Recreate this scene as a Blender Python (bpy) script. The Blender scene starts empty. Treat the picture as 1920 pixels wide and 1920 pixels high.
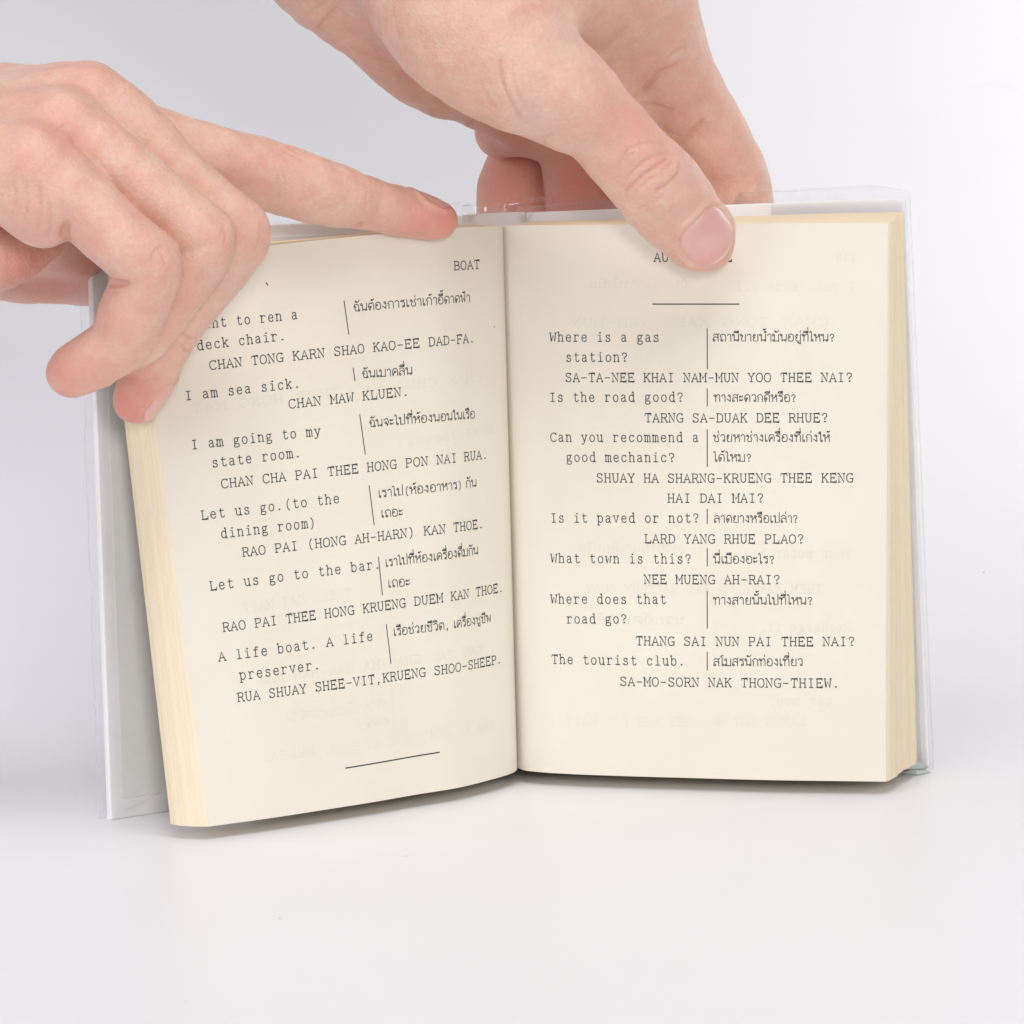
import bpy, math, random
import numpy as np
from mathutils import Matrix, Vector

# ------------------------------------------------------------------ camera, light, exposure
SC = bpy.context.scene
COL = SC.collection
MM = 0.001
FPX = 7500.0                                   # focal length in photo pixels (1920 wide)
CAM = np.array([0.0, -1000.0, 195.0])          # camera position in mm
PITCH, ROLL = math.radians(7.2), math.radians(2.0)
FWD = np.array([0, math.cos(PITCH), -math.sin(PITCH)])
R0 = np.array([1.0, 0, 0]); U0 = np.cross(R0, FWD)
RT = math.cos(ROLL)*R0 - math.sin(ROLL)*U0
UP = math.sin(ROLL)*R0 + math.cos(ROLL)*U0

cam_data = bpy.data.cameras.new('camera')
cam = bpy.data.objects.new('camera', cam_data)
COL.objects.link(cam)
cam_data.sensor_width = 36.0
cam_data.lens = FPX/1920.0*36.0
cam_data.clip_start = 0.05
cam_data.clip_end = 50.0
m = Matrix(((RT[0], UP[0], -FWD[0], CAM[0]*MM), (RT[1], UP[1], -FWD[1], CAM[1]*MM),
            (RT[2], UP[2], -FWD[2], CAM[2]*MM), (0, 0, 0, 1)))
cam.matrix_world = m
SC.camera = cam

world = bpy.data.worlds.new('World')
SC.world = world
world.use_nodes = True
bg = world.node_tree.nodes['Background']
bg.inputs['Color'].default_value = (1.0, 0.97, 0.98, 1)
bg.inputs['Strength'].default_value = 0.21

SC.view_settings.view_transform = 'Standard'
SC.view_settings.look = 'None'
SC.view_settings.exposure = 0.0
SC.view_settings.gamma = 1.0


def area_light(name, loc, target, size, power, color, spread=180):
    d = bpy.data.lights.new(name, 'AREA')
    d.shape = 'RECTANGLE'
    d.size, d.size_y = size
    d.energy = power
    d.spread = math.radians(spread)
    d.color = color
    o = bpy.data.objects.new(name, d)
    COL.objects.link(o)
    o.location = loc
    o.rotation_euler = (Vector(target)-Vector(loc)).to_track_quat('-Z', 'Y').to_euler()
    return o


area_light('softbox_key', (0.08, -1.04, 0.33), (0, 0, 0.07), (0.18, 0.18), 2.95, (1.0, 0.985, 0.97))
area_light('softbox_top', (0.04, -0.46, 1.0), (-0.02, -0.18, 0.0), (0.8, 0.5), 2.65, (1.0, 0.99, 1.0), 120)
area_light('softbox_back', (0.85, 0.16, 0.6), (0.66, 0.46, 0.25), (0.4, 0.4), 2.8, (1.0, 0.985, 0.97), 80)
area_light('fill_side', (-0.62, -0.55, 0.30), (-0.2, 0.03, 0.0), (0.4, 0.4), 0.33, (0.88, 0.89, 1.0), 65)  # added bluish fill, brightens the table and cover at the left
area_light('fill_left_floor', (-0.75, 0.10, 0.45), (-0.16, 0.10, 0.0), (0.3, 0.3), 0.16, (0.92, 0.92, 1.0), 60)  # added fill, lifts the dark band of floor behind the left side
area_light('softbox_right', (0.75, -0.60, 0.35), (0.08, 0.0, 0.06), (0.35, 0.35), 0.18, (1.0, 0.97, 0.92), 70)

# ------------------------------------------------------------------ helpers


def ray(px, py):
    return FWD + RT*((px-960.0)/FPX) - UP*((py-960.0)/FPX)


def P(px, py, Y):
    """point of the place seen at photo pixel (px, py), at depth Y (mm)"""
    d = ray(px, py)
    return CAM + d*((Y-CAM[1])/d[1])


def G(px, py, z=0.0):
    d = ray(px, py)
    return CAM + d*((z-CAM[2])/d[2])


def project(p):
    v = np.asarray(p, float)-CAM
    w = v@FWD
    return np.stack([960+FPX*(v@RT)/w, 960-FPX*(v@UP)/w], -1)


def cr(pts, n=8, closed=False):
    """Catmull-Rom through the points"""
    p = np.asarray(pts, float)
    if len(p) < 3 and not closed:
        t = np.linspace(0, 1, n+1)[:, None]
        return p[0]*(1-t)+p[1]*t
    if closed:
        q = np.concatenate([p[-1:], p, p[:2]])
    else:
        q = np.concatenate([2*p[:1]-p[1:2], p, 2*p[-1:]-p[-2:-1]])
    out = []
    t = np.arange(n)[:, None]/n
    for i in range(len(q)-3):
        a, b, c, d = q[i:i+4]
        out.append(0.5*((2*b)+(-a+c)*t+(2*a-5*b+4*c-d)*t*t+(-a+3*b-3*c+d)*t**3))
    out = np.concatenate(out)
    if not closed:
        out = np.concatenate([out, q[-2:-1]])
    return out


def mesh_obj(name, verts, faces, mat, parent=None, smooth=True, attrs=None):
    me = bpy.data.meshes.new(name)
    verts = np.asarray(verts, float)*MM
    faces = np.asarray(faces)
    if faces.ndim == 2:
        nv = faces.shape[1]
        me.vertices.add(len(verts))
        me.vertices.foreach_set('co', verts.astype(np.float32).ravel())
        me.loops.add(faces.size)
        me.loops.foreach_set('vertex_index', faces.astype(np.int32).ravel())
        me.polygons.add(len(faces))
        me.polygons.foreach_set('loop_start', np.arange(0, faces.size, nv, dtype=np.int32))
        me.polygons.foreach_set('loop_total', np.full(len(faces), nv, dtype=np.int32))
        me.update(calc_edges=True)
        me.validate()
    else:
        me.from_pydata([tuple(v) for v in verts], [], [tuple(f) for f in faces])
    me.polygons.foreach_set('use_smooth', np.full(len(me.polygons), smooth))
    if attrs:
        for k, a in attrs.items():
            at = me.attributes.new(k, 'FLOAT', 'POINT')
            at.data.foreach_set('value', np.asarray(a, np.float32))
    me.materials.append(mat)
    o = bpy.data.objects.new(name, me)
    COL.objects.link(o)
    if parent is not None:
        o.parent = parent
    return o


def grid_faces(nu, nv, off=0):
    i, j = np.meshgrid(np.arange(nu-1), np.arange(nv-1), indexing='ij')
    a = (i*nv+j).ravel()+off
    return np.stack([a, a+nv, a+nv+1, a+1], 1)


# ------------------------------------------------------------------ materials


def new_mat(name):
    mt = bpy.data.materials.new(name)
    mt.use_nodes = True
    nt = mt.node_tree
    return mt, nt, nt.nodes['Principled BSDF']


def node(nt, kind, **kw):
    n = nt.nodes.new(kind)
    for k, v in kw.items():
        if k in n.inputs:
            n.inputs[k].default_value = v
        else:
            setattr(n, k, v)
    return n


def link(nt, a, b):
    nt.links.new(a, b)


def mix_col(nt, fac, a, b):
    n = nt.nodes.new('ShaderNodeMix')
    n.data_type = 'RGBA'
    for s, v in ((0, fac), (6, a), (7, b)):
        if isinstance(v, (int, float)):
            n.inputs[s].default_value = v
        elif isinstance(v, tuple):
            n.inputs[s].default_value = (*v, 1)
        else:
            link(nt, v, n.inputs[s])
    return n.outputs[2]


def maprange(nt, v, a, b, c=0.0, d=1.0):
    n = nt.nodes.new('ShaderNodeMapRange')
    n.inputs[1].default_value, n.inputs[2].default_value = a, b
    n.inputs[3].default_value, n.inputs[4].default_value = c, d
    link(nt, v, n.inputs[0])
    return n.outputs[0]


def bump(nt, bsdf, height, dist, strength=1.0):
    b = nt.nodes.new('ShaderNodeBump')
    b.inputs['Strength'].default_value = strength
    b.inputs['Distance'].default_value = dist
    link(nt, height, b.inputs['Height'])
    link(nt, b.outputs[0], bsdf.inputs['Normal'])


def obj_noise(nt, scale, detail=4.0, rough=0.55, stretch=None):
    tc = nt.nodes.new('ShaderNodeTexCoord')
    src = tc.outputs['Object']
    if stretch:
        mp = nt.nodes.new('ShaderNodeMapping')
        mp.inputs['Scale'].default_value = stretch
        link(nt, src, mp.inputs['Vector'])
        src = mp.outputs[0]
    n = node(nt, 'ShaderNodeTexNoise', Scale=scale, Detail=detail, Roughness=rough)
    link(nt, src, n.inputs['Vector'])
    return n.outputs['Fac']


def make_paper(name, col_a, col_b, specks=True, rough=0.75, trans=0.0):
    mt, nt, b = new_mat(name)
    blot = maprange(nt, obj_noise(nt, 35, 5, 0.6), 0.35, 0.7)
    c = mix_col(nt, blot, col_a, col_b)
    if specks:
        v = node(nt, 'ShaderNodeTexVoronoi', Scale=130.0)
        tc = nt.nodes.new('ShaderNodeTexCoord')
        link(nt, tc.outputs['Object'], v.inputs['Vector'])
        near = maprange(nt, v.outputs['Distance'], 0.02, 0.05, 1, 0)
        sel = nt.nodes.new('ShaderNodeSeparateColor')
        link(nt, v.outputs['Color'], sel.inputs[0])
        pick = maprange(nt, sel.outputs[0], 0.93, 0.96, 0, 1)
        mul = node(nt, 'ShaderNodeMath', operation='MULTIPLY')
        link(nt, near, mul.inputs[0]); link(nt, pick, mul.inputs[1])
        c = mix_col(nt, mul.outputs[0], c, tuple(x*0.6 for x in col_a))
    link(nt, c, b.inputs['Base Color'])
    b.inputs['Roughness'].default_value = rough
    b.inputs['Specular IOR Level'].default_value = 0.25
    bump(nt, b, obj_noise(nt, 1800, 3, 0.6), 0.00004, 0.35)
    return mt


MAT_PAGE = make_paper('cream_paper', (0.82, 0.777, 0.675), (0.79, 0.742, 0.635))
MAT_ENDPAPER = make_paper('grey_endpaper', (0.85, 0.85, 0.835), (0.82, 0.825, 0.81))
MAT_BOARD = make_paper('white_cover_paper', (0.90, 0.895, 0.895), (0.88, 0.87, 0.87), rough=0.45)


def make_leaf_mat():
    mt, nt, b = new_mat('yellowed_page_edges')
    at = node(nt, 'ShaderNodeAttribute', attribute_name='tone')
    c = mix_col(nt, at.outputs['Fac'], (0.855, 0.745, 0.55), (0.87, 0.785, 0.615))
    n = maprange(nt, obj_noise(nt, 900, 4, 0.6, (1, 1, 0.04)), 0.3, 0.75)
    n2 = node(nt, 'ShaderNodeMath', operation='MULTIPLY'); n2.inputs[1].default_value = 0.22
    link(nt, n, n2.inputs[0])
    c = mix_col(nt, n2.outputs[0], c, (0.74, 0.61, 0.41))
    link(nt, c, b.inputs['Base Color'])
    b.inputs['Roughness'].default_value = 0.8
    b.inputs['Specular IOR Level'].default_value = 0.2
    return mt


MAT_LEAF = make_leaf_mat()


def make_ink():
    mt, nt, b = new_mat('black_ink')
    n = maprange(nt, obj_noise(nt, 1400, 3, 0.6), 0.35, 0.75)
    link(nt, mix_col(nt, n, (0.018, 0.020, 0.024), (0.06, 0.062, 0.068)), b.inputs['Base Color'])
    b.inputs['Roughness'].default_value = 0.7
    return mt


MAT_INK = make_ink()


def make_ghost():
    mt, nt, b = new_mat('ink_showing_through_paper')
    n = maprange(nt, obj_noise(nt, 160, 4, 0.6), 0.35, 0.7)
    link(nt, mix_col(nt, n, (0.757, 0.724, 0.638), (0.795, 0.75, 0.65)), b.inputs['Base Color'])
    b.inputs['Roughness'].default_value = 0.8
    b.inputs['Specular IOR Level'].default_value = 0.2
    return mt


MAT_GHOST = make_ghost()


def make_film():
    mt, nt, b = new_mat('clear_plastic_film')
    out = nt.nodes['Material Output']
    nt.nodes.remove(b)
    tr = node(nt, 'ShaderNodeBsdfTransparent'); tr.inputs[0].default_value = (0.98, 0.98, 0.985, 1)
    gl = node(nt, 'ShaderNodeBsdfGlossy'); gl.inputs['Roughness'].default_value = 0.12
    gl.inputs['Color'].default_value = (0.95, 0.96, 0.97, 1)
    fr = node(nt, 'ShaderNodeFresnel', IOR=1.5)
    mx = nt.nodes.new('ShaderNodeMixShader')
    df = node(nt, 'ShaderNodeBsdfDiffuse'); df.inputs[0].default_value = (0.84, 0.85, 0.88, 1)
    mx2 = nt.nodes.new('ShaderNodeMixShader'); mx2.inputs[0].default_value = 0.045
    link(nt, maprange(nt, obj_noise(nt, 38, 4, 0.6), 0.48, 0.75, 0.015, 0.16), mx2.inputs[0])
    link(nt, tr.outputs[0], mx2.inputs[1]); link(nt, df.outputs[0], mx2.inputs[2])
    fm = node(nt, 'ShaderNodeMath', operation='MULTIPLY'); fm.inputs[1].default_value = 0.65
    link(nt, fr.outputs[0], fm.inputs[0])
    link(nt, fm.outputs[0], mx.inputs[0]); link(nt, mx2.outputs[0], mx.inputs[1]); link(nt, gl.outputs[0], mx.inputs[2])
    link(nt, mx.outputs[0], out.inputs['Surface'])
    bp = nt.nodes.new('ShaderNodeBump'); bp.inputs['Distance'].default_value = 0.0008
    bp.inputs['Strength'].default_value = 0.6
    link(nt, obj_noise(nt, 120, 3, 0.5), bp.inputs['Height'])
    link(nt, bp.outputs[0], gl.inputs['Normal'])
    return mt


MAT_FILM = make_film()


def make_green():
    mt, nt, b = new_mat('grey_green_cover_lining')
    n = maprange(nt, obj_noise(nt, 300, 3, 0.6), 0.3, 0.7)
    link(nt, mix_col(nt, n, (0.47, 0.52, 0.49), (0.58, 0.62, 0.59)), b.inputs['Base Color'])
    b.inputs['Roughness'].default_value = 0.3
    return mt


MAT_GREEN = make_green()


def make_skin():
    mt, nt, b = new_mat('skin')
    bl = node(nt, 'ShaderNodeAttribute', attribute_name='blush')
    cre = node(nt, 'ShaderNodeAttribute', attribute_name='crease')
    mott = maprange(nt, obj_noise(nt, 150, 6, 0.7), 0.36, 0.64)
    base = mix_col(nt, mott, (0.80, 0.555, 0.44), (0.735, 0.42, 0.33))
    vein = maprange(nt, obj_noise(nt, 42, 2, 0.5), 0.52, 0.70, 0, 0.4)
    base = mix_col(nt, vein, base, (0.655, 0.50, 0.45))
    pale = maprange(nt, obj_noise(nt, 75, 2, 0.5), 0.55, 0.72, 0, 0.35)
    base = mix_col(nt, pale, base, (0.81, 0.61, 0.45))
    pores = maprange(nt, obj_noise(nt, 900, 3, 0.7), 0.35, 0.7, 0, 0.42)
    base = mix_col(nt, pores, base, (0.66, 0.40, 0.31))
    base = mix_col(nt, bl.outputs['Fac'], base, (0.70, 0.275, 0.215))
    base = mix_col(nt, cre.outputs['Fac'], base, (0.60, 0.30, 0.20))
    link(nt, base, b.inputs['Base Color'])
    b.inputs['Subsurface Weight'].default_value = 0.28
    b.inputs['Subsurface Radius'].default_value = (1.0, 0.35, 0.2)
    b.inputs['Subsurface Scale'].default_value = 0.002
    b.inputs['Roughness'].default_value = 0.46
    b.inputs['Specular IOR Level'].default_value = 0.38
    v = node(nt, 'ShaderNodeTexVoronoi', Scale=1100.0)
    tc = nt.nodes.new('ShaderNodeTexCoord')
    link(nt, tc.outputs['Object'], v.inputs['Vector'])
    n1 = obj_noise(nt, 500, 5, 0.65)
    ad = node(nt, 'ShaderNodeMath', operation='MULTIPLY_ADD')
    link(nt, v.outputs['Distance'], ad.inputs[0]); ad.inputs[1].default_value = 0.5
    link(nt, n1, ad.inputs[2])
    v2 = node(nt, 'ShaderNodeTexVoronoi', Scale=950.0, feature='DISTANCE_TO_EDGE')
    link(nt, tc.outputs['Object'], v2.inputs['Vector'])
    ln = maprange(nt, v2.outputs['Distance'], 0.0, 0.2, 0.0, 0.16)
    ad2 = node(nt, 'ShaderNodeMath', operation='ADD')
    link(nt, ad.outputs[0], ad2.inputs[0]); link(nt, ln, ad2.inputs[1])
    bump(nt, b, ad2.outputs[0], 0.00026, 0.7)
    return mt


MAT_SKIN = make_skin()


def make_nail():
    mt, nt, b = new_mat('nail')
    fr = node(nt, 'ShaderNodeAttribute', attribute_name='free')
    n = maprange(nt, obj_noise(nt, 120, 3, 0.5), 0.35, 0.7)
    base = mix_col(nt, n, (0.82, 0.47, 0.41), (0.78, 0.37, 0.34))
    base = mix_col(nt, fr.outputs['Fac'], base, (0.83, 0.60, 0.50))
    link(nt, base, b.inputs['Base Color'])
    b.inputs['Roughness'].default_value = 0.34
    b.inputs['Subsurface Weight'].default_value = 0.2
    b.inputs['Subsurface Radius'].default_value = (1.0, 0.4, 0.25)
    b.inputs['Subsurface Scale'].default_value = 0.0015
    b.inputs['Coat Weight'].default_value = 0.4
    b.inputs['Coat Roughness'].default_value = 0.25
    return mt


MAT_NAIL = make_nail()


def make_sweep():
    mt, nt, b = new_mat('white_studio_sweep')
    n = maprange(nt, obj_noise(nt, 9, 5, 0.6), 0.3, 0.7)
    c = mix_col(nt, n, (0.872, 0.872, 0.893), (0.862, 0.862, 0.883))
    v = node(nt, 'ShaderNodeTexVoronoi', Scale=30.0)
    tc = nt.nodes.new('ShaderNodeTexCoord')
    link(nt, tc.outputs['Object'], v.inputs['Vector'])
    near = maprange(nt, v.outputs['Distance'], 0.01, 0.022, 0.35, 0)
    c = mix_col(nt, near, c, (0.6, 0.55, 0.52))
    sc = maprange(nt, obj_noise(nt, 26, 7, 0.7, (0.5, 2.2, 1)), 0.66, 0.74, 0, 0.12)
    c = mix_col(nt, sc, c, (0.72, 0.70, 0.72))
    v3 = node(nt, 'ShaderNodeTexVoronoi', Scale=75.0)
    link(nt, tc.outputs['Object'], v3.inputs['Vector'])
    sp = nt.nodes.new('ShaderNodeSeparateColor'); link(nt, v3.outputs['Color'], sp.inputs[0])
    m3 = node(nt, 'ShaderNodeMath', operation='MULTIPLY')
    link(nt, maprange(nt, v3.outputs['Distance'], 0.015, 0.035, 0.8, 0), m3.inputs[0])
    link(nt, maprange(nt, sp.outputs[0], 0.90, 0.92), m3.inputs[1])
    c = mix_col(nt, m3.outputs[0], c, (0.42, 0.36, 0.33))
    link(nt, c, b.inputs['Base Color'])
    b.inputs['Roughness'].default_value = 0.38
    b.inputs['Specular IOR Level'].default_value = 0.35
    bump(nt, b, obj_noise(nt, 60, 6, 0.6, (0.25, 1, 1)), 0.0004, 0.25)
    return mt


MAT_SWEEP = make_sweep()

# ------------------------------------------------------------------ setting: white sweep
prof = [(-1600, 0), (-400, 0), (0, 0), (130, 0)]
R_SW = 330.0
for k in range(1, 25):
    a = math.pi/2*k/24
    prof.append((130+R_SW*math.sin(a), R_SW-R_SW*math.cos(a)))
prof.append((130+R_SW, 1800))
xs = np.linspace(-1800, 1800, 5)
sv = [(x, y, z) for (y, z) in prof for x in xs]
sweep = mesh_obj('studio_backdrop', sv, grid_faces(len(prof), len(xs))[:, ::-1], MAT_SWEEP)
sweep['kind'] = 'structure'
# ------------------------------------------------------------------ the book
book = bpy.data.objects.new('open_book', None)
COL.objects.link(book)
book['label'] = 'small open phrasebook with typed cream pages, standing upright on the white table'
book['category'] = 'book'
book.empty_display_size = 0.03

ZB = 3.4      # page blocks hang this far above the table


def slab(front4, thick, name, mat, parent, nu=14, nv=18, bend=0.0):
    """board with corners BL, BR, TR, TL on its front face; thick goes away from the camera"""
    bl, br, tr, tl = [np.asarray(c, float) for c in front4]
    n = np.cross(br-bl, tl-bl); n /= np.linalg.norm(n)
    if n[1] > 0:
        n = -n
    u = np.linspace(0, 1, nu)[:, None, None]; v = np.linspace(0, 1, nv)[None, :, None]
    f = (bl*(1-u)+br*u)*(1-v)+(tl*(1-u)+tr*u)*v
    f = f + n*(bend*np.sin(np.pi*u)*np.sin(np.pi*v))
    b = f - n*thick
    V = np.concatenate([f.reshape(-1, 3), b.reshape(-1, 3)])
    o = nu*nv
    F = [tuple(q) for q in grid_faces(nu, nv)] + [tuple(q[::-1]) for q in grid_faces(nu, nv, o)]
    idx = np.arange(o).reshape(nu, nv)
    ring = list(idx[:, 0])+list(idx[-1, 1:])+list(idx[-2::-1, -1])+list(idx[0, -2:0:-1])
    for a, c in zip(ring, ring[1:]+ring[:1]):
        F.append((a, a+o, c+o, c))
    ob = mesh_obj(name, V, F, mat, parent, smooth=False)
    mod = ob.modifiers.new('soft_edges', 'BEVEL'); mod.width = 0.0004; mod.segments = 2; mod.limit_method = 'ANGLE'
    return ob


SPL, SPR = G(868, 1459, 0), G(988, 1444, 0)
SPL = np.array([-13.0, 21.0, 0.0]); SPR = np.array([8.0, 23.0, 0.0])
LBL = G(207, 1538, 0); RBR = G(1741, 1447, 0)
LTL = P(168, 437, -19.0); RTR = P(1697, 371, 8.0)
LTR = P(866, 404, 34.0); RTL = P(985, 398, 36.0)
LEFT4 = (LBL, SPL, LTR, LTL)
RIGHT4 = (SPR, RBR, RTR, RTL)
board_l = slab(LEFT4, 2.2, 'cover_board', MAT_BOARD, book)
board_r = slab(RIGHT4, 2.2, 'cover_board', MAT_BOARD, book)
# rounded spine strip between the boards
sp_u = np.linspace(0, 1, 12)
sv = []
for back in (0.0, 1.3):
    for u in sp_u:
        bow = np.array([0, 3.0*math.sin(math.pi*u)+1.0+back, 0])
        b0 = (SPL*(1-u)+SPR*u)+bow; t0 = (LTR*(1-u)+RTL*u)+bow
        for v in np.linspace(0, 1, 8):
            sv.append(b0*(1-v)+t0*v)
n1 = 12*8
fs = [tuple(f) for f in grid_faces(12, 8)]+[tuple(f[::-1]) for f in grid_faces(12, 8, n1)]
ii = np.arange(n1).reshape(12, 8)
ring = list(ii[:, 0])+list(ii[-1, 1:])+list(ii[-2::-1, -1])+list(ii[0, -2:0:-1])
fs += [(a, a+n1, c+n1, c) for a, c in zip(ring, ring[1:]+ring[:1])]
mesh_obj('spine', sv, fs, MAT_BOARD, book)


def bil(c4, u, v):
    bl, br, tr, tl = c4
    return (bl*(1-u)+br*u)*(1-v)+(tl*(1-u)+tr*u)*v


def normal4(c4):
    n = np.cross(c4[1]-c4[0], c4[3]-c4[0]); n /= np.linalg.norm(n)
    return n if n[1] < 0 else -n


def inset(c4, u0, u1, v0, v1, lift):
    n = normal4(c4)*lift
    return tuple(bil(c4, u, v)+n for u, v in ((u0, v0), (u1, v0), (u1, v1), (u0, v1)))


slab(inset(LEFT4, 0.032, 0.985, 0.034, 0.978, 0.25), 0.2, 'endpaper', MAT_ENDPAPER, board_l)
slab(inset(LEFT4, 0.004, 0.17, 0.003, 0.033, 0.12)[:2]+(bil(LEFT4, 0.17, 0.042)+normal4(LEFT4)*0.18, bil(LEFT4, 0.012, 0.006)+normal4(LEFT4)*0.30), 0.1, 'turned_in_corner', MAT_BOARD, board_l)
slab(inset(RIGHT4, 0.015, 0.985, 0.02, 0.978, 0.25), 0.2, 'endpaper', MAT_ENDPAPER, board_r)

# --- page curves: bottom edge on the table plane, top edge in depth
LB_PX = [(970.5, 1439), (968.5, 1444.5), (962, 1449), (950, 1453.5), (920, 1462.5), (860, 1477), (780, 1490),
         (700, 1504), (600, 1519.5), (500, 1535), (392, 1550)]
LT_PX = [(943.5, 426), (942.5, 424.8), (939, 424.2), (930, 424), (905, 424.2), (855, 427), (775, 433),
         (690, 441), (590, 451), (480, 463), (252, 489)]
RB_PX = [(969, 1438.6), (974, 1441), (981, 1443.8), (995, 1446.2), (1030, 1449.4), (1090, 1452.6), (1180, 1455.5),
         (1300, 1459), (1420, 1462), (1540, 1464.2), (1661, 1466)]
RT_PX = [(942, 425.6), (946, 424.5), (952, 423.3), (966, 422.6), (1000, 422), (1063, 421.3), (1158, 420.8),
         (1287, 420), (1415, 419.2), (1540, 418.6), (1665, 418)]
LB = np.array([G(x, y, ZB) for x, y in LB_PX])
RB = np.array([G(x, y, ZB) for x, y in RB_PX])
fr_l = np.linspace(0, 1, len(LB)); 


def arc(c):
    s = np.concatenate([[0], np.cumsum(np.linalg.norm(np.diff(c, axis=0), axis=1))])
    return s/s[-1], s[-1]


sL, WL = arc(LB); sR, WR = arc(RB)


def top_depth(c, s, lean, more, s0, keep):
    """depth of the top edge: the valley at the gutter is shallower where the fingers press the book open"""
    y = c[:, 1]+lean+more*s
    y0 = np.interp(s0, s, y)
    slope = np.interp(s0+0.1, s, y)-y0
    line = y0+(s-s0)*slope/0.1*0.6
    return np.where(s < s0, line+keep*(y-line), y)


_lt = np.array(LT_PX[::-1], float)
LT_PX = [(943.5-691.5*(970.5-x)/578.5, float(np.interp(943.5-691.5*(970.5-x)/578.5, _lt[:, 0], _lt[:, 1]))) for x, _ in LB_PX]
YL = top_depth(LB, sL, 17, 8, 0.16, 0.35)
YR = top_depth(RB, sR, 17, 3, 0.16, 0.35)
LT = np.array([P(x, y, YL[i]) for i, (x, y) in enumerate(LT_PX)])
RT_ = np.array([P(x, y, YR[i]) for i, (x, y) in enumerate(RT_PX)])
# back surfaces of the two blocks
LBb = np.array([-11.0, 19.0, ZB]); LTb = P(872, 420, 31)
RBb = np.array([6.0, 21.0, ZB]); RTb = P(985, 416, 33)
LBf = G(320, 1545, ZB); LTf = P(198, 482, -25.5)
RBf = G(1719, 1428, ZB); RTf = P(1692, 397, 5.5)


def dens(c):
    return cr(c, 10)


class Block:
    def __init__(self, bot, top, bb, bf, tb, tf, bulge):
        self.b, self.t = dens(bot), dens(top)
        self.s, self.W = arc(self.b)
        self.s = (self.s + arc(self.t)[0])/2
        self.bb, self.bf, self.tb, self.tf = bb, bf, tb, tf
        self.H = np.linalg.norm(top[5]-bot[5])
        self.bulge = bulge

    def S(self, u, v, t=0.0, ext=0.0):
        """surface point(s): u from gutter to fore-edge, v up, t from the open page to the back"""
        u, v = np.broadcast_arrays(np.asarray(u, float), np.asarray(v, float))
        f = lambda c: np.stack([np.interp(u, self.s, c[:, k]) for k in range(3)], -1)
        u_ = u[..., None]; v_ = v[..., None]
        wb = f(self.b)*(1-t)+(self.bb*(1-u_)+self.bf*u_)*t
        wt = f(self.t)*(1-t)+(self.tb*(1-u_)+self.tf*u_)*t
        p = wb*(1-v_)+wt*v_
        e = self.bulge*4*t*(1-t)+ext
        p = p+np.stack([0*u, (0.16*np.sin(7*u+2.2*v+0.6)+0.11*np.sin(15*u-5*v)+0.08*np.sin(9*v+4*u))*np.clip(u*6, 0, 1)*(1-t), 0*u], -1)
        d = (self.bf-self.bb); d = d/np.linalg.norm(d)
        return p+d*(u_**6)*e

    def prep(self):
        uu = np.linspace(0, 1, 240); vv = np.linspace(0, 1, 160)
        self.gu, self.gv = np.meshgrid(uu, vv, indexing='ij')
        self.gp = project(self.S(self.gu, self.gv))

    def inv(self, px, py):
        d = (self.gp[..., 0]-px)**2+(self.gp[..., 1]-py)**2
        k = np.unravel_index(np.argmin(d), d.shape)
        u, v = self.gu[k], self.gv[k]
        for _ in range(6):
            p = project(self.S(u, v)); e = 1e-4
            du = (project(self.S(min(u+e, 1), v))-project(self.S(max(u-e, 0), v)))/(min(u+e, 1)-max(u-e, 0))
            dv = (project(self.S(u, v+e))-project(self.S(u, v-e)))/(2*e)
            J = np.stack([du, dv], 1)
            s = np.linalg.solve(J, np.array([px, py])-p)
            u = min(max(u+s[0], 0.0), 1.0); v = v+s[1]
        return u*self.W, v*self.H

    def at(self, X, Y, lift):
        """page millimetres to the place, lifted off the sheet"""
        u = np.clip(X/self.W, 0, 1); v = Y/self.H
        e = 2e-3
        p = self.S(u, v)
        a = self.S(np.minimum(u+e, 1), v)-self.S(np.maximum(u-e, 0), v)
        b = self.S(u, v+e)-self.S(u, v-e)
        n = np.cross(a, b); n /= np.linalg.norm(n, axis=-1, keepdims=True)
        n = np.where(n[..., 1:2] > 0, -n, n)
        return p+n*lift


BL_ = Block(LB, LT, LBb, LBf, LTb, LTf, 1.2); BL_.prep()
BR_ = Block(RB, RT_, RBb, RBf, RTb, RTf, 0.4); BR_.prep()
rng = np.random.default_rng(4)


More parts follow.
